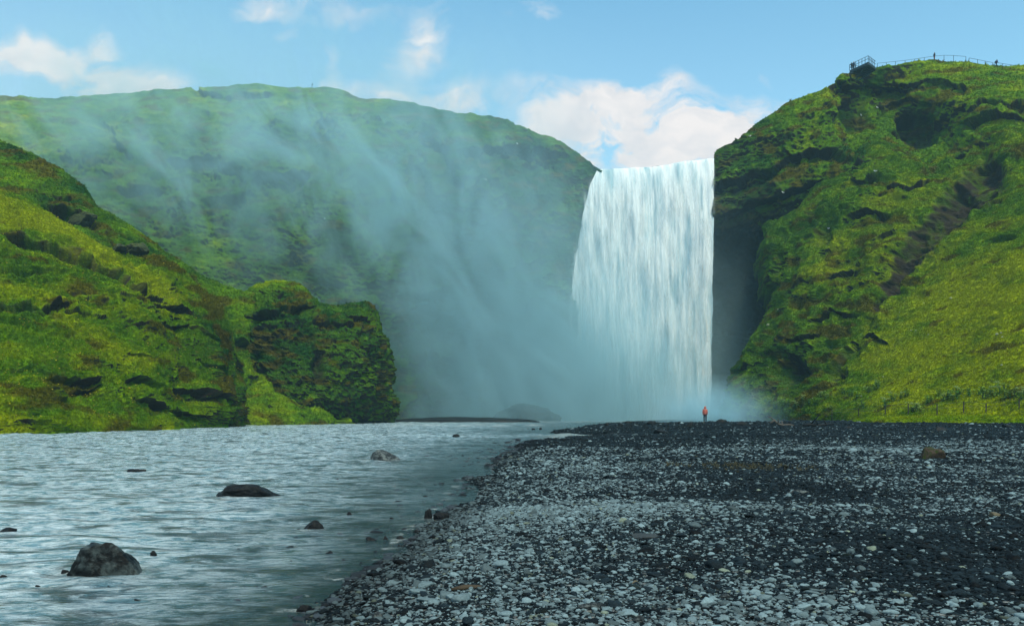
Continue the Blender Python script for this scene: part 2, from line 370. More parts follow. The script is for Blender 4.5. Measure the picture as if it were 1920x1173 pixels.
H_r2 = hill('right_slope', r2, 520, 560, big=1.7, ledge=.95, ledge_h=2.1, small=.2, seed=4, tone=tone_r2, rockiness=.38, calm=lambda x, y: sst(-25, 50, (x - np.interp(y, [300, 330, 580, 700, 790], [1920, 1880, 1680, 1590, 1500]))), wrap=('left',), bands=[([(1540, 560), (1640, 560), (1580, 640)], 45, -.05, .3), ([(1480, 640), (1500, 720)], 45, -.3, .2), ([(1650, 700), (1780, 600), (1920, 520)], 60, .25, -.4), ([(1700, 400), (1600, 470), (1540, 520)], 40, .15, .0), ([(1850, 350), (1900, 420)], 40, .1, .1)],
     gullies=[([(1850, 325), (1810, 365), (1765, 415), (1722, 455), (1695, 490), (1668, 540), (1648, 578)], 36, 8, 3.4, 1.25),
              ([(1860, 613), (1820, 632), (1780, 655)], 6, 5, .9, .25), ([(1650, 560), (1640, 600), (1600, 650)], 5, 8, .8, .3), ([(1455, 480), (1458, 540)], 8, 6, 1.5, .3)],
     lips=[([(1606, 345), (1642, 338)], 12, 1.8, .9), ([(1668, 352), (1735, 345)], 7, 1.3, .8), ([(1598, 402), (1655, 398)], 11, 1.8, .9), ([(1640, 450), (1680, 443)], 8, 1, .5),
           ([(1528, 602), (1565, 585), (1602, 590)], 9, 1.4, .6), ([(1600, 640), (1640, 628), (1665, 640)], 9, 1.4, .6), ([(1560, 680), (1590, 650)], 14, 1.6, .9), ([(1480, 640), (1530, 628)], 9, 1.2, .4),
           ([(1860, 445), (1900, 440)], 8, 1.2, .6), ([(1835, 385), (1870, 375)], 8, 1, .5), ([(1840, 305), (1900, 300)], 7, 1, .4), ([(1380, 690), (1430, 685)], 8, 1, .4), ([(1560, 520), (1610, 500)], 7, .9, .4)],
     pits=[(1790, 372, 40, 30, 2.5, 1), (1484, 698, 34, 32, 4.0, .95), (1570, 700, 26, 18, 2.0, .8), (1545, 440, 20, 26, 1.8, .5)])
l2 = [
    [(-200, 180, 142), (0, 264, 132), (60, 291, 130), (120, 321, 128), (160, 352, 127), (180, 385, 127), (210, 401, 127), (260, 436, 127), (320, 477, 128), (380, 517, 129), (430, 539, 130), (470, 549, 132), (520, 565, 134), (600, 625, 137), (690, 705, 141)],
    [(-200, 300, 128), (0, 360, 118), (100, 400, 117), (180, 440, 116), (260, 490, 116), (330, 540, 117), (400, 590, 124), (450, 620, 126), (500, 690, 127), (570, 745, 131), (655, 785, 136)],
    [(-200, 500, 112), (0, 520, 108), (150, 560, 107), (300, 620, 108), (400, 680, 116), (450, 720, 118), (520, 750, 120), (580, 772, 121), (660, 788, 130)],
    [(-200, 803, 104), (0, 803, 105), (300, 803, 108), (450, 802, 112), (520, 800, 116), (580, 799, 119), (670, 797, 131)]]
H_l2 = hill('middle_slope', l2, 480, 330, big=1.0, ledge=.95, ledge_h=1.9, small=.2, seed=5, tone=lambda x, y: .30 + .18 * sst(600, 720, y), rockiness=.45,
     lips=[([(95, 395), (140, 402), (178, 415)], 16, 2, .9), ([(445, 640), (480, 645), (515, 668)], 16, 1.6, .8), ([(70, 350), (130, 365)], 9, 1, .3), ([(560, 742), (600, 762)], 9, .8, .4)])
l3 = [
    [(428, 551, 139), (455, 547, 137), (480, 536, 135), (530, 528, 134), (560, 532, 134), (578, 550, 134), (600, 571, 135), (630, 575, 136), (660, 568, 136), (690, 566, 137), (706, 582, 138), (716, 604, 139)],
    [(430, 590, 132), (460, 588, 130), (500, 585, 128), (540, 590, 128), (580, 610, 129), (620, 620, 130), (660, 620, 131), (690, 625, 133), (712, 630, 136), (722, 644, 139)],
    [(440, 660, 127), (500, 670, 125), (560, 690, 125), (600, 700, 126), (640, 700, 128), (680, 705, 131), (715, 700, 136), (733, 694, 141)],
    [(460, 740, 122), (540, 750, 123), (600, 750, 126), (640, 755, 129), (680, 760, 133), (715, 755, 139), (743, 745, 145)],
    [(480, 800, 118), (560, 800, 125), (620, 798, 131), (680, 797, 138), (715, 796, 144), (737, 793, 150)]]
H_l3 = hill('mossy_outcrop', l3, 300, 290, big=1.0, ledge=.7, ledge_h=1.5, small=.36, seed=6, tone=lambda x, y: .17 + .3 * sst(570, 530, y) + 0 * x, rockiness=.68, wrap=('right',), bigscale=6,
     lips=[([(470, 600), (520, 590), (570, 575)], 11, 1.5, .6), ([(600, 608), (655, 606)], 9, 1.2, .6), ([(650, 590), (700, 605)], 8, 1, .6)], pits=[(597, 690, 14, 38, 2.2, .9), (735, 740, 12, 30, 1, .7)])
l1 = [
    [(-200, 250, 122), (0, 353, 108), (60, 381, 106), (130, 424, 105), (190, 459, 104), (240, 478, 103), (285, 480, 103), (310, 484, 103), (345, 508, 103), (385, 544, 104), (408, 564, 105), (425, 602, 106), (440, 662, 106)],
    [(-200, 330, 105), (0, 420, 98), (80, 450, 96), (150, 480, 95), (220, 510, 95), (270, 540, 95), (310, 560, 96), (350, 590, 98), (390, 620, 99), (428, 670, 103), (442, 692, 112)],
    [(-200, 450, 88), (0, 520, 84), (100, 560, 83), (180, 590, 84), (250, 620, 86), (310, 650, 89), (360, 680, 93), (400, 710, 95), (436, 730, 101), (451, 745, 111)],
    [(-200, 600, 72), (0, 650, 72), (100, 670, 73), (180, 690, 76), (250, 710, 80), (310, 730, 84), (360, 745, 88), (400, 760, 91), (430, 775, 98), (450, 785, 108)],
    [(-200, 740, 62), (0, 757, 64), (100, 763, 67), (200, 772, 72), (300, 782, 80), (360, 790, 87), (400, 795, 92), (442, 798, 100)],
    [(-200, 827, 56), (0, 822, 62), (100, 819, 66), (200, 816, 71), (300, 812, 79), (360, 809, 86), (400, 807, 91), (446, 805, 99)]]
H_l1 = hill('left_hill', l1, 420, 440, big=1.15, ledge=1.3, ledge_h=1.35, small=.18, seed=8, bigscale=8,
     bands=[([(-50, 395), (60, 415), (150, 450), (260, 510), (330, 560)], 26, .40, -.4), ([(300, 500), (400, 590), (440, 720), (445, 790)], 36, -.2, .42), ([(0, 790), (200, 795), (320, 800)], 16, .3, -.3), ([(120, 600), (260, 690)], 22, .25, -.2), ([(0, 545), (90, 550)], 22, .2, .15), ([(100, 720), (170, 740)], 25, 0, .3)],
     calm=lambda x, y: np.maximum(.8 * sst(735, 765, y) * sst(330, 230, x), .55 * np.exp(-((x - 130) / 130) ** 2 - ((y - 640) / 45) ** 2)),
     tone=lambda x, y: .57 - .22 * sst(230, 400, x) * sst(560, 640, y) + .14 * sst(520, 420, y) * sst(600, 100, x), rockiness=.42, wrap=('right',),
     lips=[([(-60, 430), (0, 442), (60, 453), (120, 466), (180, 487), (225, 515), (262, 548)], 13, 1.7, .95), ([(-60, 560), (0, 573), (40, 578), (80, 576), (118, 566)], 15, 1.3, .9),
           ([(100, 707), (140, 703), (174, 712)], 11, 1.1, .8), ([(150, 728), (176, 722)], 12, 1.1, .9), ([(245, 712), (290, 722)], 10, 1, .7), ([(298, 573), (330, 576), (356, 584)], 12, 1.4, .9),
           ([(305, 610), (340, 618)], 10, 1, .6), ([(262, 752), (302, 762)], 14, 1, .8), ([(352, 728), (380, 738)], 17, 1.4, .9), ([(332, 772), (375, 780)], 12, 1, .8),
           ([(20, 700), (60, 690)], 7, .6, .3), ([(230, 670), (290, 680)], 6, .6, .4), ([(130, 590), (190, 600)], 6, .6, .3), ([(360, 620), (400, 640)], 8, .8, .5), ([(370, 680), (410, 690)], 8, .8, .5),
           ([(0, 500), (60, 510), (120, 505)], 6, .7, .4), ([(395, 745), (435, 752)], 10, .9, .7)])

# ------------------------------------------------------------------ ground, river bed, beach
SH = np.array([(-2.2, -30), (-1.9, 0), (-1.45, 6.05), (-1.28, 8.5), (-1.07, 10.7), (-.92, 13), (-.97, 19.4), (-.55, 24), (0.0, 32.4), (1.2, 46), (3.6, 53), (7.0, 57.5), (7.6, 60.5), (3.6, 64), (3.0, 68), (5.0, 80), (8.5, 100), (13, 125), (19, 150), (26, 172), (70, 178), (200, 180)])
def shore(Y, seed=0):
    return np.interp(Y, SH[:, 1], SH[:, 0])
def ground_z(X, Y):
    X = np.asarray(X, float); Y = np.asarray(Y, float); sh = X.shape
    Q = np.stack([X.ravel(), Y.ravel(), np.zeros(X.size)], 1)
    s = (X - shore(Y)).ravel() + .35 * fbm(Q / 2.5, 3, 90) * np.clip(Y.ravel() / 12, .5, 3)
    Yr = Y.ravel()
    up = .26 * (1 - np.exp(-np.clip(s, 0, None) / 1.3)) + .36 * sst(30, 85, Yr) * sst(0, 14, s) - .22 * sst(100, 160, Yr) * sst(0, 14, s)
    up += .05 * fbm(Q / np.array([6, 2.5, 1]), 3, 91) * sst(.2, 3, s)
    up += .10 * pn(Q / np.array([9, 3.5, 1]), 94) * sst(1, 5, s) * sst(5, 14, Yr)
    dn = -.62 * (1 - np.exp(np.clip(s, None, 0) / 2.6)) + .06 * fbm(Q / 1.5, 3, 92)
    z = np.where(s > 0, up, dn)
    # the banks under the left hills
    return z.reshape(sh)
def pale(X, Y):
    """share of pale dry stones"""
    X = np.asarray(X, float).ravel(); Y = np.asarray(Y, float).ravel(); Q = np.stack([X, Y, 0 * X], 1)
    p = .16 + .36 * fbm(Q / np.array([5, 2.4, 1]), 3, 95) + .36 * sst(4.5, 0, X - Y * .06) * sst(40, 20, Y)
    p = p - .35 * sst(32, 50, Y) + .22 * sst(18, 24, Y) * sst(36, 28, Y) * sst(2, 8, X)
    p -= .6 * np.exp(-(((X - 4.3) / 1.9) ** 2 + ((Y - 13.2) / .8) ** 2))
    return np.clip(p, .05, .9)
def fan(tr, nu, ys, off):
    t = np.linspace(tr[0], tr[1], nu); Y = np.repeat(ys[:, None], nu, 1); X = t[None] * np.maximum(Y + off, off)
    return X, Y
ys = np.concatenate([np.linspace(-30, 2, 24), np.geomspace(2.4, 260, 520)])
X, Y = fan((-1.1, 1.4), 620, ys, 9); Z = ground_z(X, Y)
def ground_mat():
    m, t, b = newmat('gravel_bed')
    geo = t.node('ShaderNodeNewGeometry'); P = geo.outputs['Position']
    vo = t.node('ShaderNodeTexVoronoi'); t.link(P, vo.inputs['Vector']); vo.inputs['Scale'].default_value = 14
    vo2 = t.node('ShaderNodeTexVoronoi'); t.link(P, vo2.inputs['Vector']); vo2.inputs['Scale'].default_value = 5
    n = t.noise(P, 30, 4, .6); pa = t.node('ShaderNodeAttribute', attribute_name='pale')
    sep = t.node('ShaderNodeSeparateColor'); t.link(vo.outputs['Color'], sep.inputs[0])
    k = t.math('LESS_THAN', sep.outputs[0], t.math('MULTIPLY', pa.outputs['Fac'], .75))
    k = t.math('MULTIPLY', k, t.mapr(vo.outputs['Distance'], .2, .6, 1, 0))
    dark = t.mix(n, (.001, .003, .0045), (.008, .014, .018))
    c = t.mix(t.math('MULTIPLY', k, .8), dark, t.mix(sep.outputs[1], (.10, .11, .11), (.30, .31, .30)))
    t.link(c, b.inputs['Base Color']); b.inputs['Roughness'].default_value = .85; b.inputs['Specular IOR Level'].default_value = .06
    h = t.math('ADD', t.mapr(vo.outputs['Distance'], 0, .7, 1, 0), t.math('MULTIPLY', t.mapr(vo2.outputs['Distance'], 0, .8, 1, 0), 1.2))
    bp = t.node('ShaderNodeBump'); bp.inputs['Strength'].default_value = .8; bp.inputs['Distance'].default_value = .04
    t.link(h, bp.inputs['Height']); t.link(bp.outputs[0], b.inputs['Normal'])
    return m
M_GROUND = ground_mat()
gme = mesh_np('ground', np.stack([X, Y, Z], -1).reshape(-1, 3), gridfaces(*X.shape)[:, ::-1], M_GROUND)
add_attr(gme, 'pale', pale(X, Y)); g = link('ground', gme); tag(g, kind='structure')

# ------------------------------------------------------------------ river
def river_mat():
    m, t, b = newmat('river_water')
    geo = t.node('ShaderNodeNewGeometry'); P = geo.outputs['Position']
    s1 = t.vmath('MULTIPLY', P, (.8, 1.5, 1)); s2 = t.vmath('MULTIPLY', P, (1.0, 1.6, 1))
    n1 = t.noise(s1, 4.6, 5, .68, .5); n2 = t.noise(s2, 12, 4, .6, .5); n3 = t.noise(P, .12, 3, .5)
    h = t.math('ADD', n1, t.math('MULTIPLY', n2, .28)); dk = t.noise(t.vmath('MULTIPLY', P, (.55, 1.1, 1)), 1.7, 5, .65, .6)
    bp = t.node('ShaderNodeBump'); bp.inputs['Strength'].default_value = 1; bp.inputs['Distance'].default_value = .22
    t.link(h, bp.inputs['Height']); t.link(bp.outputs[0], b.inputs['Normal'])
    dp = t.node('ShaderNodeAttribute', attribute_name='deep')
    c = t.mix(dp.outputs['Fac'], (.008, .030, .032), (.19, .36, .44))
    c = t.mix(t.math('MULTIPLY', t.mapr(n1, .43, .555, 0, .85), dp.outputs['Fac']), c, (.76, .87, .93))  # pale ripple tops: foam and bright highlights put into the water colour
    c = t.mix(t.mapr(dk, .50, .60, 0, .8), c, (.010, .035, .038))
    fo = t.node('ShaderNodeAttribute', attribute_name='foam')
    c = t.mix(t.math('MULTIPLY', fo.outputs['Fac'], t.mapr(n2, .4, .55, 0, 1)), c, (.75, .8, .8))
    t.link(c, b.inputs['Base Color']); b.inputs['Roughness'].default_value = .12; b.inputs['IOR'].default_value = 1.33
    b.inputs['Specular IOR Level'].default_value = .6
    return m
ROCKS_W = [  # px, py of waterline centre, width px, height px
    (190, 1078, 145, 66), (457, 931, 92, 28), (718, 863, 52, 24), (583, 992, 38, 12), (255, 885, 34, 6), (12, 996, 26, 6), (286, 1042, 11, 9), (803, 972, 14, 15), (825, 976, 28, 18),
    (695, 1012, 18, 9), (722, 1010, 9, 7), (750, 1009, 14, 6), (780, 998, 15, 7), (570, 1142, 24, 14), (617, 1039, 14, 8), (655, 965, 12, 7), (733, 972, 9, 5), (747, 1023, 9, 5), (643, 1051, 10, 6),
    (704, 1036, 9, 6), (676, 1056, 8, 4), (5, 1080, 12, 5), (258, 1124, 14, 5), (855, 818, 12, 5), (937, 856, 8, 4), (873, 897, 14, 5), (70, 1098, 9, 4), (1000, 806, 6, 4), (1014, 805, 6, 4), (990, 805, 4, 3), (205, 1100, 10, 4), (592, 1150, 10, 9), (545, 1052, 6, 4), (120, 1073, 14, 10)]
def onwater(px, py, z=0.0):
    d = (EYE - z) * F / (py - HY); return Vector(((px - CX) / F * d, d, z))
ys = np.geomspace(2.6, 215, 640)
X, Y = fan((-1.0, .42), 760, ys, 7)
s = X - shore(Y); Q = np.stack([X.ravel(), Y.ravel(), 0 * X.ravel()], 1)
amp = (.034 + .040 * sst(8, 60, Y.ravel())) * (.35 + .65 * sst(.2, -5, s.ravel()))
# main stream direction runs down the picture to the left
qa = np.stack([Q[:, 0] * .8 + Q[:, 1] * .35, Q[:, 1] * 1.25 - Q[:, 0] * .2, Q[:, 2]], 1)
W = fbm(qa / 1.1, 3, 110) + .5 * (1 - 2 * np.abs(pn(qa / .55, 113))) + 1.1 * pn(qa / 3.3, 114)
Zw = amp * W
foam = np.zeros(len(Q))
for (px, py, w, h) in ROCKS_W[:9]:
    c = onwater(px, py); rr = w / F * c.y * .5
    dx, dy = Q[:, 0] - c.x, Q[:, 1] - c.y
    r = np.hypot(dx, dy * 1.2)
    foam = np.maximum(foam, np.exp(-((r - rr * 1.15) / (.18 * rr + .02)) ** 2) * .22)
    # wake dragging down-stream
    al = -(dx * .75 + dy * .35) ; ac = dx * .35 - dy * .75
    foam = np.maximum(foam, .55 * np.exp(-((np.abs(ac) - rr * .75 - .12 * np.clip(al, 0, None)) / (.14 * rr + .02)) ** 2) * sst(-.2 * rr, .4 * rr, al) * np.exp(-np.clip(al, 0, None) / (2.6 * rr)))
    Zw += .05 * rr * np.exp(-(ac / rr) ** 2) * sst(0, rr, al) * np.exp(-np.clip(al, 0, None) / (5 * rr)) * np.sin(al / rr * 5)
for (px, py) in [(766, 797), (803, 798), (821, 799), (871, 799), (899, 797), (1000, 798), (660, 797), (1055, 821), (1075, 819), (740, 799), (940, 799)]:
    c = onwater(px, py); foam = np.maximum(foam, np.exp(-((Q[:, 0] - c.x) / 1.1) ** 2 - ((Q[:, 1] - c.y) / 5) ** 2) * .6)
    Zw += .15 * np.exp(-((Q[:, 0] - c.x) / 1.1) ** 2 - ((Q[:, 1] - c.y) / 4) ** 2)
foam = np.maximum(foam, sst(150, 185, Q[:, 1]) * .8)
foam = np.maximum(foam, .5 * np.exp(-((s.ravel() + .25) / .12) ** 2) * (pn(Q * 3, 119) > .25) * (Q[:, 1] < 20))
wme = mesh_np('river', np.stack([X, Y, Zw.reshape(X.shape)], -1).reshape(-1, 3), gridfaces(*X.shape)[:, ::-1], river_mat())
add_attr(wme, 'deep', sst(.3, -3.2, s.ravel() * 12 / (Y.ravel() + 6) + .5 * fbm(Q / 2.5, 3, 120))); add_attr(wme, 'foam', np.clip(foam, 0, 1))
tag(link('river', wme), kind='structure')

# ------------------------------------------------------------------ waterfall
def fall_mat(name, veil):
    m, t, b = newmat(name)
    geo = t.node('ShaderNodeNewGeometry'); P = geo.outputs['Position']
    wob = t.vmath('MULTIPLY', P, (.95, .35, .12)); n1 = t.noise(wob, 1.0, 6, .62, .35)
    wob2 = t.vmath('MULTIPLY', P, (2.6, .6, .16)); n2 = t.noise(wob2, 1.0, 5, .6, .3)
    wob3 = t.vmath('MULTIPLY', P, (.42, .2, .05)); n3 = t.noise(wob3, 1.0, 4, .5, .2)
    ga = t.node('ShaderNodeAttribute', attribute_name='gap'); ed = t.node('ShaderNodeAttribute', attribute_name='edge')
    s = t.math('ADD', t.math('MULTIPLY', n1, .46), t.math('ADD', t.math('MULTIPLY', n2, .10), t.math('MULTIPLY', n3, .48)))
    k = t.mapr(s, .36, .60, 0, 1, True)
    k = t.math('SUBTRACT', k, ga.outputs['Fac'], clamp=True)
    c = t.mix(k, (.34, .49, .55), (.82, .84, .85))
    t.link(c, b.inputs['Base Color']); b.inputs['Roughness'].default_value = .7; b.inputs['Specular IOR Level'].default_value = .2
    b.inputs['Subsurface Weight'].default_value = 0
    tr = t.node('ShaderNodeBsdfTransparent'); mx = t.node('ShaderNodeMixShader')
    if veil: al = t.math('MULTIPLY', t.mapr(s, .47, .66, 0, .8, True), ed.outputs['Fac'])
    else: al = t.math('MAXIMUM', t.mapr(t.math('ADD', ed.outputs['Fac'], t.math('MULTIPLY', t.math('SUBTRACT', s, .5), 1.6)), .25, .6, 0, 1, True), 0)
    t.link(al, mx.inputs[0]); t.link(tr.outputs[0], mx.inputs[1]); t.link(b.outputs[0], mx.inputs[2])
    out = m.node_tree.nodes['Material Output']; t.link(mx.outputs[0], out.inputs['Surface'])
    return m
fall = empty('waterfall', at(1200, 788, 190))
tag(fall, 'tall broad white curtain of water plunging over the cliff lip', 'waterfall')
def curtain(name, off, mat, nu=300, nv=440, ext=0.0, seed=0):
    u = np.linspace(-ext, 1 + ext * .3, nu); v = np.linspace(0, 1, nv); U, V = np.meshgrid(u, v)
    yl = np.interp(U, [0, .3, .55, .7, .85, 1], [318, 315, 311, 304, 300, 297]) + 1.2 * fbm(np.stack([U.ravel() * 14, V.ravel() * 0, V.ravel() * 0], 1), 3, 200).reshape(U.shape)
    y = yl + (791 - yl) * V
    xl = np.interp(y, [297, 320, 345, 400, 450, 500, 550, 650, 790], [1122, 1119, 1107, 1093, 1085, 1077, 1071, 1064, 1060])
    xr = np.interp(y, [297, 380, 450, 600, 790], [1340, 1339, 1336.5, 1335.5, 1331]) + 1.6 * fbm(np.stack([y.ravel() / 45, 0 * y.ravel(), 0 * y.ravel()], 1), 3, 240).reshape(y.shape)
    x = xl + (xr - xl) * U
    d = 198 - 6 * U - 5.5 * np.sqrt(V) - off
    X = (x - CX) / F * d; Y = d; Z = EYE - (y - HY) / F * d
    Q = np.stack([X.ravel(), Y.ravel() * 0, Z.ravel()], 1)
    sd_ = .9 * fbm(Q / np.array([2.2, 1, 22]), 4, 210 + seed) + .35 * fbm(Q / np.array([.7, 1, 9]), 3, 220 + seed)
    Y = Y - sd_.reshape(Y.shape) * (.25 + .75 * np.sqrt(V))
    # crest: the water rolls over the lip from upstream
    cr = [(6, -.3), (3, .05), (1.2, .12)]
    X = np.vstack([X[:1] * 1] * 3 + [X]); Z = np.vstack([Z[:1] + q[1] for q in cr] + [Z]); Y = np.vstack([Y[:1] + q[0] for q in cr] + [Y])
    Uf = np.vstack([U[:1]] * 3 + [U]); Vf = np.vstack([V[:1]] * 3 + [V])
    me = mesh_np(name, np.stack([X, Y, Z], -1).reshape(-1, 3) - np.array(fall.location), gridfaces(nv + 3, nu), mat)
    yf = np.vstack([y[:1]] * 3 + [y]); xf = np.vstack([x[:1]] * 3 + [x])
    gap = .8 * np.exp(-((xf - 1236) / 9) ** 2 - ((yf - 690) / 38) ** 2) + .5 * np.exp(-((xf - 1150) / 14) ** 2 - ((yf - 335) / 22) ** 2) + .45 * np.exp(-((xf - 1265) / 8) ** 2 - ((yf - 325) / 25) ** 2) + .4 * np.exp(-((xf - 1212) / 14) ** 2 - ((yf - 345) / 30) ** 2) + .3 * np.exp(-((xf - 1290) / 8) ** 2 - ((yf - 470) / 60) ** 2)
    edge = sst(-ext, .035 + .12 * Vf, Uf) * sst(1 + ext * .3, .975, Uf) if ext else sst(-.02, .05 + .14 * Vf, Uf) * .6 + .4 * sst(1.0, .98, Uf)
    add_attr(me, 'gap', gap); add_attr(me, 'edge', edge if not ext else edge * sst(0, .1, Vf))
    return link(name, me, fall)
curtain('water_curtain', 0, fall_mat('falling_water', False))
curtain('spray_veil', 1.5, fall_mat('spray_veil', True), ext=.06, seed=4)
curtain('spray_veil', 3.2, bpy.data.materials['spray_veil'], ext=.10, seed=9)

# ------------------------------------------------------------------ drifting spray and air
def box_mesh(name, lo, hi, mat):
    m = MB(); c = [(a + b) / 2 for a, b in zip(lo, hi)]; h = [(b - a) / 2 for a, b in zip(lo, hi)]
    m.box(c, h); o = m.build(name, mat); return o
MIST = 1.0
m = bpy.data.materials.new('mist'); m.use_nodes = True; t = NT(m.node_tree)
t.n.remove(t.n['Principled BSDF']); out = t.n['Material Output']
pv = t.node('ShaderNodeVolumePrincipled'); t.link(pv.outputs[0], out.inputs['Volume'])
pv.inputs['Color'].default_value = (.62, .91, 1.0, 1); pv.inputs['Anisotropy'].default_value = .15
tc = t.node('ShaderNodeTexCoord'); P = tc.outputs['Object']
def gaus(cx, cy, cz, rx, ry, rz, a, tilt=0):
    mp = t.node('ShaderNodeMapping'); mp.vector_type = 'TEXTURE'; mp.inputs['Location'].default_value = (cx, cy, cz); mp.inputs['Rotation'].default_value = (0, tilt, 0); mp.inputs['Scale'].default_value = (rx, ry, rz)
    t.link(P, mp.inputs['Vector']); L = t.vmath('DOT_PRODUCT', mp.outputs[0], mp.outputs[0])
    return t.math('MULTIPLY', t.math('POWER', 2.718, t.math('MULTIPLY', L, -1.0)), a)
sxyz = t.node('ShaderNodeSeparateXYZ'); t.link(P, sxyz.inputs[0])
shx = t.math('ADD', sxyz.outputs[0], t.math('MULTIPLY', sxyz.outputs[2], .32))
cbm = t.node('ShaderNodeCombineXYZ'); t.link(shx, cbm.inputs[0]); t.link(sxyz.outputs[1], cbm.inputs[1]); t.link(t.math('MULTIPLY', sxyz.outputs[2], .68), cbm.inputs[2])
nz = t.noise(cbm.outputs[0], .070, 5, .64, 1.9)
plume = gaus(4, 179, 3, 25, 10, 19, .13)
plume = t.math('ADD', plume, gaus(18, 181, 1, 16, 7, 11, .15)); plume = t.math('ADD', plume, gaus(11, 184, 4, 9, 6, 15, .17))
plume = t.math('ADD', plume, gaus(-10, 176, 22, 24, 10, 26, .060, R(-20)))
plume = t.math('ADD', plume, gaus(45, 190, 14, 9, 9, 26, .014))
drift = gaus(-50, 162, 50, 34, 12, 24, .046, R(12)); drift = t.math('ADD', drift, gaus(-20, 172, 40, 26, 12, 28, .040, R(-25)))
drift = t.math('ADD', drift, gaus(-78, 156, 48, 20, 10, 20, .030, R(25)))
den = t.math('ADD', t.math('MULTIPLY', plume, t.mapr(nz, .3, .7, .35, 1.7)), t.math('MULTIPLY', drift, t.mapr(nz, .42, .66, 0.12, 1.9)))
t.link(t.math('MULTIPLY', den, MIST), pv.inputs['Density'])
mo = box_mesh('mist', (-112, 148, -.5), (52, 197, 88), m); tag(mo, kind='stuff')
m = bpy.data.materials.new('haze'); m.use_nodes = True; t = NT(m.node_tree); t.n.remove(t.n['Principled BSDF'])
pv = t.node('ShaderNodeVolumePrincipled'); t.link(pv.outputs[0], t.n['Material Output'].inputs['Volume'])
pv.inputs['Color'].default_value = (.45, .82, 1.0, 1); pv.inputs['Density'].default_value = .0003; pv.inputs['Anisotropy'].default_value = .1
ho = box_mesh('haze', (-420, -70, -4), (420, 330, 95), m); tag(ho, kind='stuff')

mp_ = m_mist = bpy.data.materials['mist'].copy(); mp_.name = 'mist_puff'; t = NT(mp_.node_tree)
for nd in list(t.n):
    if nd.type not in ('OUTPUT_MATERIAL', 'PRINCIPLED_VOLUME'): t.n.remove(nd)
pv = [n for n in t.n if n.type == 'PRINCIPLED_VOLUME'][0]
tc = t.node('ShaderNodeTexCoord'); P = tc.outputs['Object']
t.link(t.math('MULTIPLY', gaus(22.4, 97, .8, 4.5, 2.4, 2.8, .6), t.mapr(t.noise(P, .6, 3), .3, .7, .5, 1.5)), pv.inputs['Density'])
mo = box_mesh('mist', (15, 94, .2), (32, 108, 6), mp_); tag(mo, kind='stuff')
# ------------------------------------------------------------------ stones
import bmesh
def stone_mesh(name, seed, dims, sub=2, rough=.25, flat=.0, cuts=0, mat=None):
    bm = bmesh.new(); bmesh.ops.create_icosphere(bm, subdivisions=sub, radius=1)
    V = np.array([v.co[:] for v in bm.verts]); rg = np.random.default_rng(seed)
    V = V * (1 + rough * fbm(V * .9, 3, seed)[:, None])
    for k in range(cuts):
        n = rg.normal(size=3); n[2] = n[2] * .6 + .1; n /= np.linalg.norm(n); h = rg.uniform(.5, .78); dd = V @ n
        V = V - np.clip(dd - h, 0, None)[:, None] * n * .88
    if sub > 3: V = V * (1 + .05 * fbm(V * 4, 4, seed + 3, .6)[:, None] + .03 * np.abs(fbm(V * 9, 3, seed + 5))[:, None])
    if flat: V[:, 2] = np.where(V[:, 2] < -flat, -flat, V[:, 2])
    V = V * np.array(dims)
    for v, c in zip(bm.verts, V): v.co = c
    me = bpy.data.meshes.new(name); bm.to_mesh(me); bm.free(); me.polygons.foreach_set('use_smooth', [True] * len(me.polygons))
    if mat: me.materials.append(mat)
    return me
def boulder_mat(name, dark, pale_, moss=None, wet=.5, lich_sheen=.5):
    m, t, b = newmat(name); tc = t.node('ShaderNodeTexCoord'); P = tc.outputs['Object']; geo = t.node('ShaderNodeNewGeometry')
    n1 = t.noise(P, 8, 7, .7, .4); n2 = t.noise(P, 26, 5, .6); sp = t.node('ShaderNodeSeparateXYZ'); t.link(geo.outputs['Normal'], sp.inputs[0])
    k = t.math('MULTIPLY', t.mapr(n1, .46, .58, 0, 1), t.mapr(sp.outputs[2], -.2, .5, .1, 1))  # pale patches thicken on tops: lichen, plus a sheen put into the colour
    c = t.mix(t.math('MULTIPLY', k, lich_sheen), t.mix(n2, dark, tuple(x * 1.9 for x in dark)), pale_)
    if moss: c = t.mix(t.math('MULTIPLY', t.mapr(n1, .4, .55, 1, 0), t.mapr(sp.outputs[2], 0, .6, 0, 1)), c, moss)
    t.link(c, b.inputs['Base Color']); b.inputs['Roughness'].default_value = wet; b.inputs['Specular IOR Level'].default_value = .15
    bp = t.node('ShaderNodeBump'); bp.inputs['Strength'].default_value = .8; bp.inputs['Distance'].default_value = .03
    t.link(t.math('ADD', n1, t.math('MULTIPLY', n2, .5)), bp.inputs['Height']); t.link(bp.outputs[0], b.inputs['Normal'])
    return m
M_WET = boulder_mat('wet_rock', (.002, .003, .0035), (.085, .11, .11), lich_sheen=.6)
M_BLK = boulder_mat('black_rock', (.004, .005, .006), (.02, .022, .02), lich_sheen=.6)
M_GRY = boulder_mat('grey_rock', (.012, .015, .017), (.13, .15, .145), wet=.6, lich_sheen=.9)
M_BRN = boulder_mat('brown_rock', (.018, .014, .010), (.07, .05, .038), moss=(.025, .045, .006), wet=.8, lich_sheen=.8)
def gz(x, y): return float(ground_z(np.array([x]), np.array([y]))[0])
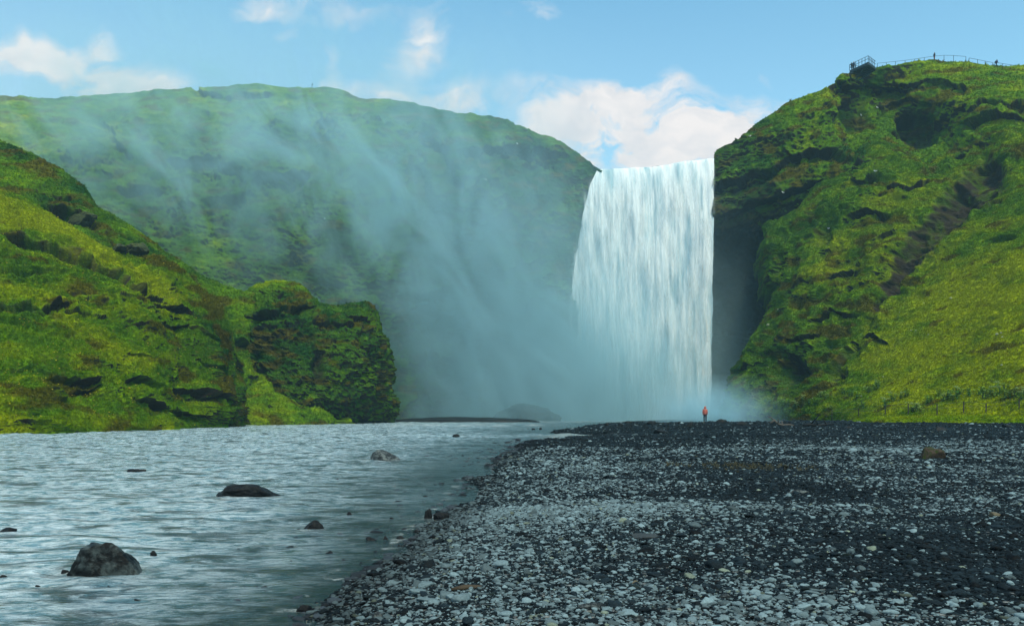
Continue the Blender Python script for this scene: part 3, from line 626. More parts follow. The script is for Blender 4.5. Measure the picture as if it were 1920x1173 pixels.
big_labels = [
    ('rugged black boulder with pale lichen patches, largest in the river', (.52, .46, .30), M_WET, 9),
    ('long low rounded dark boulder crossing the current beyond the biggest one', (.5, .3, .2), M_BLK, 0),
    ('pale grey humped boulder alone in mid river before the mossy outcrop', (.5, .42, .4), M_GRY, 8),
    ('flat-topped black rock with a pointed tip in the river', (.5, .3, .3), M_BLK, 6),
    ('thin dark slab barely breaking the far river surface', (.5, .2, .2), M_BLK, 2),
    ('low dark stone awash at the picture edge of the river', (.5, .2, .2), M_BLK, 2),
    ('small pointed black stone just beside the biggest river boulder', (.5, .3, .5), M_BLK, 3),
    ('smaller of two touching black rocks at the water edge', (.5, .4, .5), M_BLK, 3),
    ('larger of two touching black rocks at the water edge', (.5, .4, .5), M_BLK, 3)]
for i, (px, py, w, h) in enumerate(ROCKS_W):
    p = onwater(px, py); W = w / F * p.y; Hh = h / F * p.y
    if i < 9:
        lab, _, mt, cuts = big_labels[i]
        me = stone_mesh('river_rock', 300 + i * 7, (W * .58, W * (.42 if i < 3 else .3), Hh * (.92 if i < 3 else 1.2)), 5, .3, .35, cuts, mt)
        o = link('river_rock', me, None, (p.x, p.y + W * .2, -Hh * .08)); tag(o, lab, 'boulder' if i < 5 else 'rock', 'rocks standing in the river')
        o.rotation_euler = (0, [.12, .0, .05, -.1, 0, 0, 0, 0, 0][i], 0)
    else:
        me = stone_mesh('river_stone', 300 + i * 7, (W * .55, W * .4, Hh * 1.0), 3, .35, 0, 3, M_BLK)
        o = link('river_stone', me, None, (p.x, p.y + W * .1, -.01)); tag(o, 'small black wet stone breaking the river surface', 'stone', 'small dark stones scattered in the river')
def beach_at(px, py):
    d = 20.
    for _ in range(30):
        X_ = (px - CX) / F * d; z = gz(X_, max(d, 3)); dn = (EYE - z) * F / (py - HY); d = .5 * d + .5 * dn
    return Vector(((px - CX) / F * d, d, gz((px - CX) / F * d, d)))
BR = [(1748, 860, 52, 30, M_BRN, 'brown pointed boulder with green moss sitting on the gravel beach', 11, 'boulder'),
      (1140, 798, 16, 6, M_BLK, 'rounded dark rock at the far edge of the gravel spit', 2, 'rock'), (1222, 796, 18, 7, M_BLK, 'rounded dark rock on the beach before the middle of the waterfall', 2, 'rock'),
      (1295, 799, 18, 9, M_BLK, 'blocky black rock on the beach just beside the orange-jacketed person', 5, 'rock'),
      (1500, 924, 34, 9, M_GRY, 'pale flat stone above the darkest patch of gravel', 3, 'stone'), (1108, 1142, 46, 18, M_GRY, 'large pale flat oval stone near the bottom edge of the beach', 3, 'stone'),
      (1200, 1166, 24, 17, M_GRY, 'round pale grey cobble at the bottom edge of the beach', 1, 'stone'), (1190, 1098, 17, 14, boulder_mat('tan_stone', (.08, .068, .045), (.17, .15, .10), wet=.6), 'round tan cobble among the blue-grey gravel', 2, 'stone'),
      (1868, 968, 22, 11, bpy.data.materials['tan_stone'], 'cream and rust coloured stone far along the beach', 3, 'stone'), (706, 1158, 22, 14, M_GRY, 'smooth pale blue-grey cobble beside the water edge', 1, 'stone'),
      (1360, 1122, 22, 12, M_GRY, 'pale cobble with a dark hollow in the middle of the dark gravel', 3, 'stone'), (1210, 1008, 60, 9, boulder_mat('slate', (.025, .03, .032), (.05, .055, .055), wet=.6), 'flat dark grey slab lying flush in the gravel', 5, 'slab')]
for k, (px, py, w, h, mt, lab, cuts, cat) in enumerate(BR):
    p = beach_at(px, py); W = w / F * p.y; Hh = h / F * p.y
    hz = Hh * (1.0 if k < 4 else .55)
    me = stone_mesh('beach_rock' if k < 4 else 'beach_stone', 700 + k * 5, (W * .52, W * (.45 if k < 4 else .36), hz), 4, .3, .3, cuts, mt)
    tag(link('beach_rock' if k < 4 else 'beach_stone', me, None, (p.x, p.y + W * .2, p.z + (0 if k < 4 else .01))), lab, cat)
for q_, (px, py) in enumerate([(1062, 799), (1088, 797), (1104, 795), (1165, 797), (1180, 793), (1250, 795), (1276, 793), (1338, 792), (1352, 793), (1390, 796), (1410, 800), (1442, 793), (1590, 802), (1760, 806), (1890, 800), (1240, 812), (1625, 796)]):
    p = beach_at(px, py); W = RNG.uniform(.35, .8)
    tag(link('beach_rock', stone_mesh('beach_rock', 1200 + q_, (W, W * .7, W * RNG.uniform(.3, .55)), 3, .35, 0, 5, M_BLK), None, (p.x, p.y, p.z)), 'small black rock on the far crest of the gravel beach', 'rock', 'small black rocks along the far gravel crest')
# driftwood
M_WOOD = simple('driftwood', (.10, .085, .07), .8, .4, 20, bump=.5); M_WOODB = simple('brown_wood', (.045, .032, .018), .7, .35, 16, bump=.5)
def branch(name, pts, r, mat, lab):
    mb = MB(); root = empty(name, pts[0]); o0 = Vector(pts[0]); P_ = [Vector(p) - o0 for p in pts]
    n = len(P_); mb.tube(P_, [r * (1 - .6 * i / (n - 1)) * random.uniform(.85, 1.15) for i in range(n)], 8); mb.build('trunk', mat, root, True)
    for k in range(3):
        i = 1 + k % (n - 2); a = P_[i]; b_ = a + Vector((random.uniform(-.6, .6), random.uniform(-.3, .3), random.uniform(.3, .8))) * r * 9
        m2 = MB(); m2.tube([a, (a + b_) / 2 + Vector((.3, 0, .2)) * r, b_], [r * .5, r * .35, r * .12], 6); m2.build('branch', mat, root, True)
    tag(root, lab, 'driftwood')
p = beach_at(1445, 799); branch('driftwood', [p + Vector((x, 0, z)) for x, z in ((0, .25), (.3, .5), (.6, .2), (1.0, .1), (1.5, .15), (1.9, .08))], .12, M_WOOD, 'pale bent driftwood log with an upturned end on the far beach')
p = beach_at(1505, 800); branch('driftwood', [p + Vector((x, 0, z)) for x, z in ((0, .1), (.6, .18), (1.2, .12), (1.9, .18), (2.5, .25))], .14, M_BLK, 'black tangled driftwood pile by the far grass edge')
p = beach_at(846, 1108); mb = MB(); mb.tube([(0, 0, .015), (.10, .02, .025), (.2, .06, .02), (.30, .08, .012)], [.012, .026, .02, .008], 10)
tag(mb.build('driftwood', M_WOODB, None, True, p), 'thin brown piece of driftwood among the pale cobbles', 'driftwood')

# --- pebbles
def pebble_xy(n, y0, y1):
    y = np.sqrt(RNG.uniform(y0 ** 2, y1 ** 2, n)); x = RNG.uniform(-.42, .74, n) * (y + 1.0)
    return x, y
PX, PY, PR = [], [], []
for (y0, y1, n, r0, sg_) in ((3.0, 12, 200000, .0085, .55), (12, 22, 240000, .0112, .52), (22, 40, 210000, .0195, .48), (40, 66, 110000, .038, .42), (66, 118, 50000, .062, .38)):
    x, y = pebble_xy(n, y0, y1); PX.append(x); PY.append(y); PR.append(r0 * np.exp(RNG.normal(0, sg_, n)))
PX = np.concatenate(PX); PY = np.concatenate(PY); PR = np.concatenate(PR)
s = PX - shore(PY); Q = np.stack([PX, PY, 0 * PX], 1)
pl_ = pale(PX, PY); keep = (s > -.45) & (PX < .72 * (PY + 1)) & (RNG.random(len(PX)) < np.clip(.50 + .7 * pl_, 0, 1))
PX, PY, PR, pl_, s, Q = PX[keep], PY[keep], PR[keep], pl_[keep], s[keep], Q[keep]
PR = PR * np.where(RNG.random(len(PR)) < .03, 1.9, 1) * (1 + .5 * (1 - pl_) * (RNG.random(len(PR)) < .1))
PR = np.clip(PR, .007, .05 + .0022 * PY)
PZ = ground_z(PX, PY) + PR * .12
ispale = RNG.random(len(PX)) < np.clip(pl_ * 1.15, 0, .92)
base = np.where(ispale[:, None], np.array([.150, .210, .228]) * RNG.uniform(.3, 1.3, (len(PX), 1)), np.array([.0045, .009, .012]) * RNG.uniform(.3, 2.4, (len(PX), 1)))
warm = RNG.random(len(PX)) < .03; base[warm] = base[warm] * np.array([1.15, 1.0, .72])
wet = sst(1.0, .0, s + .1 * fbm(Q * 2, 2, 130)); base = base * (1 - .62 * wet[:, None])
SC = np.stack([PR * RNG.uniform(.85, 1.5, len(PR)), PR * RNG.uniform(.8, 1.2, len(PR)), PR * RNG.uniform(.36, .72, len(PR))], 1)
RT = np.stack([RNG.normal(0, .16, len(PR)), RNG.normal(0, .16, len(PR)), RNG.uniform(0, 6.28, len(PR))], 1)
M_PEB = inst_mat('pebble_stone', .7, .12, var=.35, bump=.5, bscale=3)
def col_of(name, meshes):
    c = bpy.data.collections.new(name)
    for k, me in enumerate(meshes): c.objects.link(bpy.data.objects.new(me.name, me))
    return c
def scatter(name, pts, rot, scl, col, coll, nvar, label=None):
    me = bpy.data.meshes.new(name); me.vertices.add(len(pts)); me.vertices.foreach_set('co', np.asarray(pts, np.float32).ravel())
    add_attr(me, 'rot', rot, 'FLOAT_VECTOR'); add_attr(me, 'scl', scl, 'FLOAT_VECTOR'); add_attr(me, 'col', col, 'FLOAT_COLOR')
    add_attr(me, 'var', RNG.integers(0, nvar, len(pts)), 'INT')
    o = link(name, me); tag(o, kind='stuff')
    ng = bpy.data.node_groups.new(name, 'GeometryNodeTree'); ng.interface.new_socket('Geometry', in_out='INPUT', socket_type='NodeSocketGeometry'); ng.interface.new_socket('Geometry', in_out='OUTPUT', socket_type='NodeSocketGeometry')
    a = ng.nodes.new('NodeGroupInput'); z = ng.nodes.new('NodeGroupOutput'); ip = ng.nodes.new('GeometryNodeInstanceOnPoints'); ci = ng.nodes.new('GeometryNodeCollectionInfo')
    ci.inputs['Collection'].default_value = coll; ci.inputs['Separate Children'].default_value = True; ci.inputs['Reset Children'].default_value = True
    ng.links.new(a.outputs[0], ip.inputs['Points']); ng.links.new(ci.outputs[0], ip.inputs['Instance']); ip.inputs['Pick Instance'].default_value = True
    for nm, typ, sk in (('rot', 'FLOAT_VECTOR', 'Rotation'), ('scl', 'FLOAT_VECTOR', 'Scale'), ('var', 'INT', 'Instance Index')):
        n_ = ng.nodes.new('GeometryNodeInputNamedAttribute'); n_.data_type = typ; n_.inputs[0].default_value = nm
        ng.links.new(n_.outputs[0], ip.inputs[sk])
    ng.links.new(ip.outputs[0], z.inputs[0])
    md = o.modifiers.new('scatter', 'NODES'); md.node_group = ng
    return o
vis = np.abs(PX / PY * F + CX - 960) < 955; spx = HY + (EYE - PZ) / PY * F; vis &= (spx < 1168) & (s > 0)
size = np.where(vis, SC[:, 0] * SC[:, 2] / PY ** 2, 0); top = np.argsort(-size)[:285]
rest = np.ones(len(PX), bool); rest[top] = False
pmesh = [stone_mesh('pebble', 900 + k, (1, 1, 1), 2, .38, 0, 3, M_PEB) for k in range(12)]
PTS = np.stack([PX, PY, PZ], 1)
# water-worn stones in the shallows
n = 2600; wy_ = RNG.uniform(5, 62, n) ** 1.0; ws = -np.abs(RNG.normal(0, .55, n)) * (1 + wy_ / 30); wx_ = shore(wy_) + ws
wr = (.03 + .0016 * wy_) * np.exp(RNG.normal(0, .35, n)); wz = np.maximum(ground_z(wx_, wy_), -.02 - wr * .3) + wr * .0
kw = RNG.random(n) < .30 + .7 * np.exp(ws * 1.6)
wpts = np.stack([wx_, wy_, np.minimum(wz, .0)], 1)[kw]
wsc = np.stack([wr * 1.2, wr, wr * .55], 1)[kw]; wrt = np.stack([RNG.normal(0, .2, n), RNG.normal(0, .2, n), RNG.uniform(0, 6.3, n)], 1)[kw]
wcol = np.array([.014, .018, .022]) * RNG.uniform(.5, 3.0, (kw.sum(), 1))
scatter('pebbles', np.vstack([PTS[rest], wpts]), np.vstack([RT[rest], wrt]), np.vstack([SC[rest], wsc]), np.vstack([base[rest], wcol]), col_of('pebble_shapes', pmesh), 12)
m, t, b = newmat('cobble'); oi = t.node('ShaderNodeObjectInfo'); tc = t.node('ShaderNodeTexCoord'); n_ = t.noise(tc.outputs['Object'], 3, 5, .65)
t.link(t.mix(1.0, oi.outputs['Color'], t.mapr(n_, .2, .8, .55, 1.4), 'MULTIPLY'), b.inputs['Base Color']); b.inputs['Roughness'].default_value = .7; b.inputs['Specular IOR Level'].default_value = .12
bp = t.node('ShaderNodeBump'); bp.inputs['Strength'].default_value = .5; bp.inputs['Distance'].default_value = .01; t.link(n_, bp.inputs['Height']); t.link(bp.outputs[0], b.inputs['Normal'])
cmesh = [stone_mesh('cobble', 950 + k, (1, 1, 1), 3, .38, 0, 4, m) for k in range(12)]
for q, i in enumerate(top):
    o = link('cobble', cmesh[q % 12], None, PTS[i]); o.scale = SC[i]; o.rotation_euler = RT[i]; o.color = (*base[i], 1)
    L_ = ('pale grey rounded cobble on the near gravel beach' if base[i][1] > .12 else 'dark blue-black rounded cobble on the near gravel beach')
    tag(o, L_, 'cobble', 'pale cobbles on the near beach' if base[i][1] > .12 else 'dark cobbles on the near beach')

# ------------------------------------------------------------------ grass
M_GRASS = inst_mat('grass_blades', .8, .0, var=.2, bscale=2)
def tuft(seed, nb=11):
    rg = np.random.default_rng(seed); V = []; Fs = []
    for k in range(nb):
        a = rg.uniform(0, 6.28); r = rg.uniform(.0, .38); b0 = np.array([math.cos(a) * r, math.sin(a) * r, -.1]); h = rg.uniform(.55, 1.1); w = rg.uniform(.05, .10)
        lean = np.array([math.cos(a), math.sin(a), 0]) * rg.uniform(.15, .75) * h; sd = np.array([-math.sin(a), math.cos(a), 0]) * w
        q = len(V); m1 = b0 + lean * .35 + np.array([0, 0, h * .6]); m2 = b0 + lean + np.array([0, 0, h])
        V += [b0 - sd, b0 + sd, m1 + sd * .8, m1 - sd * .8, m2]; Fs += [(q, q + 1, q + 2, q + 3), (q + 3, q + 2, q + 4)]
    me = bpy.data.meshes.new('grass_tuft'); me.from_pydata([tuple(v) for v in V], [], Fs); me.update(); me.materials.append(M_GRASS); return me
tufts = col_of('grass_tufts', [tuft(k) for k in range(5)])
def sample(H, n, ymin=-1e9, xr=(-120, 2040)):
    P = H['P']; A = np.linalg.norm(np.cross(P[1:, :-1] - P[:-1, :-1], P[:-1, 1:] - P[:-1, :-1]), axis=-1)
    pc = P[:-1, :-1]; view = -pc / np.linalg.norm(pc, axis=-1, keepdims=True); f = np.clip((H['n'][:-1, :-1] * view).sum(-1) * 1.0 + .35, .0, 1)
    sl = np.clip(H['soil_and_shade'], 0, 1); sl = np.maximum(np.maximum(sl[:-1, :-1], sl[1:, :-1]), np.maximum(sl[:-1, 1:], sl[1:, 1:])); w = A * f * (1 - sl) ** 2; sx = H['sx'][:-1, :-1]; w = w * ((sx > xr[0]) & (sx < xr[1])) * (pc[..., 2] > .1); w = w.ravel() / w.sum()
    i = RNG.choice(w.size, n, p=w); a, b_ = np.unravel_index(i, A.shape); u = RNG.random((n, 2))
    p = P[a, b_] + (P[a + 1, b_] - P[a, b_]) * u[:, :1] + (P[a, b_ + 1] - P[a, b_]) * u[:, 1:]
    return p, H['col'][a, b_], H['n'][a, b_]
GP, GR, GS, GC = [], [], [], []
for H, n, sc_ in ((H_l1, 130000, .15), (H_l2, 60000, .19), (H_l3, 16000, .18), (H_r2, 190000, .19), (H_r1, 20000, .25)):
    p, c, nn = sample(H, n); k = len(p)
    GP.append(p); GR.append(np.stack([nn[:, 1] * -.5 + RNG.normal(0, .25, k), nn[:, 0] * .5 + RNG.normal(0, .25, k), RNG.uniform(0, 6.28, k)], 1))
    q = sc_ * np.exp(RNG.normal(0, .3, k)); GS.append(np.stack([q * 1.2, q * 1.2, q * RNG.uniform(.6, 1.1, k)], 1))
    cc = c * RNG.uniform(.85, 1.25, (k, 1)); st = RNG.random(k) < .06; cc[st] = lerp(cc[st], np.array([.17, .15, .03]), .6); GC.append(cc)
scatter('grass', np.vstack(GP), np.vstack(GR), np.vstack(GS), np.vstack(GC), tufts, 5)
# turf bank on the beach edge
bank = [[(1642, 785, 93), (1720, 782, 92), (1820, 781, 90), (1920, 780, 88), (2100, 780, 84)],
        [(1636, 786, 88), (1720, 785, 86), (1820, 784, 83), (1920, 783, 80), (2100, 784, 76)],
        [(1633, 792, 87), (1720, 794, 84.5), (1820, 794, 81), (1920, 793, 78), (2100, 794, 74)]]
H_b = hill('turf_bank', bank, 260, 50, big=.12, ledge=.05, ledge_h=.5, small=.1, seed=12, tone=lambda x, y: np.full(x.shape, .72), rockiness=.3, sink=.5, wrap=('left',))
p, c, nn = sample(H_b, 9000); k = len(p); q = .16 * np.exp(RNG.normal(0, .3, k))
GP2, GC2, GS2 = [p], [c * RNG.uniform(.8, 1.4, (k, 1))], [np.stack([q, q, q * .8], 1)]
pp = beach_at(1390, 873); k = 300; pd = np.stack([pp.x + RNG.normal(0, .7, k), pp.y + RNG.normal(0, 1.2, k), np.full(k, pp.z + .02)], 1)
GP2.append(pd); GC2.append(np.array([.09, .085, .055]) * RNG.uniform(.6, 1.3, (k, 1))); q = .07 * np.exp(RNG.normal(0, .3, k)); GS2.append(np.stack([q, q, q * .7], 1))
P_ = np.vstack(GP2); k = len(P_)
scatter('grass', P_, np.stack([RNG.normal(0, .2, k), RNG.normal(0, .2, k), RNG.uniform(0, 6.28, k)], 1), np.vstack(GS2), np.vstack(GC2), tufts, 5)
# wildflowers, plus grey-green heads standing for lichen on the outcrop
M_FL = inst_mat('flower_heads', .6, .1, var=.1)
flm = [stone_mesh('flower_head', 40, (1, 1, .5), 1, .2, 0, 0, M_FL)]
FP, FC, FS = [], [], []
for H, n, sel, colr in ((H_l1, 5200, None, (.55, .42, .02)), (H_r2, 1500, (690, 765), (.50, .42, .05)), (H_l3, 1300, None, (.20, .28, .20)), (H_r2, 260, (560, 770), (.5, .52, .35))):
    p, c, nn = sample(H, n); cl = fbm(p / 3.0, 3, 300); kk = cl > -.05 + .25 * RNG.random(len(p)) 
    if sel: sy = HY - (p[:, 2] - EYE) / p[:, 1] * F; kk &= (sy > sel[0]) & (sy < sel[1])
    p = p[kk]; FP.append(p + np.array([0, 0, .22])); FC.append(np.array(colr) * RNG.uniform(.6, 1.2, (len(p), 1))); FS.append(np.repeat((.04 * np.exp(RNG.normal(0, .3, len(p))) * (3.2 if colr[2] > .2 else 1))[:, None], 3, 1))
FP = np.vstack(FP); scatter('wildflowers_and_lichen', FP, np.zeros((len(FP), 3)), np.vstack(FS), np.vstack(FC), col_of('flower_shapes', flm), 1)

# leafy plants along the foot of the slope
M_LEAF = simple('plant_leaf', (.06, .20, .012), .6, .5, 1.5); M_LEAFY = simple('plant_leaf_light', (.20, .33, .02), .55, .4, 1.5); M_UMB = simple('plant_umbel', (.28, .36, .12), .7, .2, 9); M_STEM = simple('plant_stem', (.06, .11, .02), .6)
def plant(seed, leafmat, umb=True):
    rg = random.Random(seed); root = empty('leafy_plant', (0, 0, 0)); f = MB(); st = MB(); um = MB()
    for k in range(5):
        a = rg.uniform(0, 6.28); l = rg.uniform(.1, .5); h = rg.uniform(.5, 1.1); tip = Vector((math.cos(a) * l, math.sin(a) * l, h))
        st.tube([(0, 0, -.2), (tip.x * .4, tip.y * .4, h * .55), tip], [.03, .022, .012], 5)
        for j in range(11):
            u = rg.uniform(.25, 1); c = Vector((tip.x * u, tip.y * u, h * u)) + Vector((rg.uniform(-.25, .25), rg.uniform(-.25, .25), rg.uniform(-.1, .12)))
            b_ = rg.uniform(0, 6.28); L = rg.uniform(.12, .26); dx = Vector((math.cos(b_), math.sin(b_), rg.uniform(-.5, .2))) * L; sd_ = Vector((-math.sin(b_), math.cos(b_), rg.uniform(-.3, .3))) * L * .38
            f.add([c, c + dx * .5 + sd_, c + dx, c + dx * .5 - sd_], [(0, 1, 2, 3)])
        if umb and k < 3:
            for j in range(9):
                c = tip + Vector((rg.uniform(-.12, .12), rg.uniform(-.12, .12), rg.uniform(.02, .08))); um.box(c, (.035, .035, .02), rg.uniform(0, 3))
    st.build('stem', M_STEM, root); f.build('foliage', leafmat, root)
    if umb: um.build('flower_umbel', M_UMB, root)
    return root
protos = [plant(1, M_LEAF), plant(2, M_LEAFY, False), plant(3, M_LEAF, False), plant(4, M_LEAFY)]
used = set(); rp = random.Random(5)
spots = [(1640, 722), (1650, 728), (1632, 733), (1840, 738), (1855, 740), (1846, 746), (1868, 742), (1905, 742), (1915, 746), (1780, 745), (1790, 748), (1770, 750), (1716, 768), (1720, 772), (1745, 752), (1735, 756), (1580, 738), (1592, 742), (1600, 748), (1540, 742), (1550, 746), (1500, 752), (1512, 756), (1470, 760), (1450, 764), (1440, 758), (1760, 740), (1800, 738), (1820, 742), (1880, 735), (1890, 748), (1684, 745), (1670, 752), (1700, 742), (1615, 762), (1660, 765), (1560, 766), (1488, 766)]
for i, (x, y) in enumerate(spots):
    for j in range(2):
        k = rp.randrange(4); pr = protos[k]; q, _ = surf(H_r2, x + rp.uniform(-5, 5), y + rp.uniform(-2, 2))
        if k not in used: used.add(k); o = pr
        else:
            o = pr.copy(); COL.objects.link(o)
            for ch in list(pr.children):
                c = ch.copy(); COL.objects.link(c); c.parent = o
        o.location = q; o.rotation_euler.z = rp.uniform(0, 6.28); sc_ = rp.uniform(.7, 1.35); o.scale = (sc_ * 1.1, sc_ * 1.1, sc_)
        tag(o, ['green leafy plant with pale flower umbels at the slope foot', 'yellow-green leafy plant without flowers at the slope foot', 'deep green leafy plant without flowers at the slope foot', 'yellow-green leafy plant with pale umbels at the slope foot'][k], 'plant', 'leafy plants along the foot of the right slope')

# ------------------------------------------------------------------ rock bulges with lichen
M_MOSSROCK = boulder_mat('mossy_rock', (.016, .016, .008), (.12, .17, .12), moss=(.075, .10, .010), wet=.9, lich_sheen=.35)
for (x, y, w, h, H, lab) in ((262, 466, 50, 30, H_l1, 'mossy overhanging boulder with pale lichen on the left hill crest'), (150, 412, 60, 34, H_l2, 'dark mossy crag jutting from the upper left slope'), (222, 462, 34, 18, H_l1, 'small brown mossy rock beside the lichened crest boulder')):
    q, _ = surf(H, x, y + 8); W = w / F * q.y; Hh = h / F * q.y
    me = stone_mesh('mossy_boulder', int(x), (W * .46, W * .42, Hh * .48), 5, .35, 0, 4, M_MOSSROCK)
    o = link('mossy_boulder', me, None, (q.x, q.y + W * .15, q.z + Hh * .25)); o.rotation_euler = (0, -.25, 0); tag(o, lab, 'boulder')
me = stone_mesh('mist_boulder', 77, (6.5, 4, 3.6), 5, .22, 0, 0, M_BLK); q = at(1000, 789, 172)
tag(link('boulder', me, None, (q.x - 1.5, 175, -.3)), 'big rounded boulder dimly seen through the spray beside the falls pool', 'boulder')
me = stone_mesh('gravel_bar', 78, (15, 4, 1.0), 5, .2, .3, 0, M_BLK); q = at(850, 789, 158)
tag(link('gravel_bar', me, None, (q.x, 158, -.15)), kind='structure')

# ------------------------------------------------------------------ fences and platform
M_STEEL = simple('dark_steel', (.03, .045, .05), .5, .3, 4, .5); M_POST = simple('weathered_post', (.05, .04, .03), .8); M_WIRE = simple('fence_wire', (.10, .10, .09), .5, metal=.6)
def ridge_pt(x, y, d): return at(x, y, d)
def fence(name, tops, foots, d, lab, wires=(1.0,), rr=.035, pr=.045, wm=None, pm=None):
    ds = d if isinstance(d, (list, tuple)) else [d] * len(tops)
    o0 = at(*foots[0], ds[0]); root = empty(name, o0); T = []
    for (tp, ft, dd) in zip(tops, foots, ds):
        a, b_ = at(*tp, dd), at(*ft, dd); mb = MB(); mb.tube([b_ - Vector((0, 0, .5)) - o0, a - o0], pr, 6); mb.build('post', pm or M_STEEL, root); T.append((a - o0, b_ - o0))
    for w in wires:
        mb = MB(); mb.tube([b_ + (a - b_) * w for a, b_ in T], rr, 5); mb.build('rail' if len(wires) == 1 else 'wire', wm or M_STEEL, root)
    tag(root, lab, 'fence'); return root
xs1 = [1645, 1662, 1679, 1697, 1715, 1733, 1752, 1770, 1788, 1811]; t1 = [119, 117.3, 115.5, 113.5, 111, 108.3, 105.5, 104, 104.4, 106.2]; f1 = [127, 125, 123, 121, 118, 115, 113, 111.5, 111.5, 112.5]
fence('clifftop_fence', list(zip(xs1, t1)), list(zip(xs1, f1)), 184, 'longest steel railing along the cliff top beside the viewing platform')
fence('clifftop_fence', [(1817, 109), (1833, 112), (1847, 114.8), (1861, 117.5)], [(1817, 114.5), (1833, 119), (1847, 122.5), (1861, 126)], 184, 'short middle stretch of steel railing sloping down the cliff top')
fence('clifftop_fence', [(1864, 117), (1880, 119.5), (1896, 122), (1910, 124)], [(1864, 126), (1880, 127), (1896, 127), (1910, 127)], 184, 'last low stretch of railing behind the walker with a backpack')
fx = [(1560, 768), (1610, 765), (1660, 759), (1703, 756), (1757, 757), (1807, 752), (1849, 755), (1911, 747), (1990, 740)]; ff = [(1560, 779), (1610, 779), (1660, 775), (1703, 774), (1757, 776), (1807, 772), (1849, 771), (1911, 765), (1990, 760)]
ds = []
for (x, y) in ff: ds.append(min(surf(H_r2, min(x, 1985), y)[0].y, 140))
fence('wire_fence', fx, ff, ds, 'low post and wire fence through the plants at the slope foot', (.55, .95), .015, .06, M_WIRE, M_POST)
# platform
deckp = [at(1593, 133, 182), at(1628, 116, 177.5), at(1642, 127, 180.3), at(1624, 132, 183.5)]
zt = deckp[1].z; deckp = [Vector((p.x, p.y, zt)) for p in deckp]
cen = sum(deckp, Vector()) / 4; root = empty('viewing_platform', cen)
mb = MB(); tp = [p - cen for p in deckp]; bt = [p * 1.0 + Vector((0, 0, -.45)) for p in tp]
mb.add(tp + bt, [(0, 1, 2, 3), (7, 6, 5, 4), (0, 4, 5, 1), (1, 5, 6, 2), (2, 6, 7, 3), (3, 7, 4, 0)]); mb.build('deck', M_STEEL, root)
mb = MB()
for i in range(7):
    a = tp[0].lerp(tp[1], i / 6); b_ = tp[3].lerp(tp[2], i / 6); mb.tube([a + Vector((0, 0, -.6)), b_ + Vector((0, 0, -.6))], .12, 5)
mb.build('joist', M_STEEL, root)
mb = MB(); gpt = at(1604, 141, 183.5) - cen
for q in (tp[0], tp[1], tp[2]): mb.tube([q + Vector((0, 0, -.5)), gpt + Vector((q.x * .3, q.y * .1, -1.2))], .14, 6)
mb.build('brace', M_STEEL, root)
rail = [tp[3].lerp(tp[0], .0), tp[0], tp[1], tp[2]]
for (a, b_, n) in ((tp[0], tp[1], 6), (tp[1], tp[2], 5), (tp[3], tp[0], 3)):
    for i in range(n):
        p = a.lerp(b_, i / n); mb = MB(); mb.tube([p, p + Vector((0, 0, 1.25))], .055, 6); mb.build('post', M_STEEL, root)
for hh in (1.25, .65):
    mb = MB(); mb.tube([q + Vector((0, 0, hh)) for q in (tp[3], tp[0], tp[1], tp[2])], .045, 6); mb.build('handrail', M_STEEL, root)
tag(root, 'steel viewing platform with railings jutting from the cliff top', 'viewing platform')

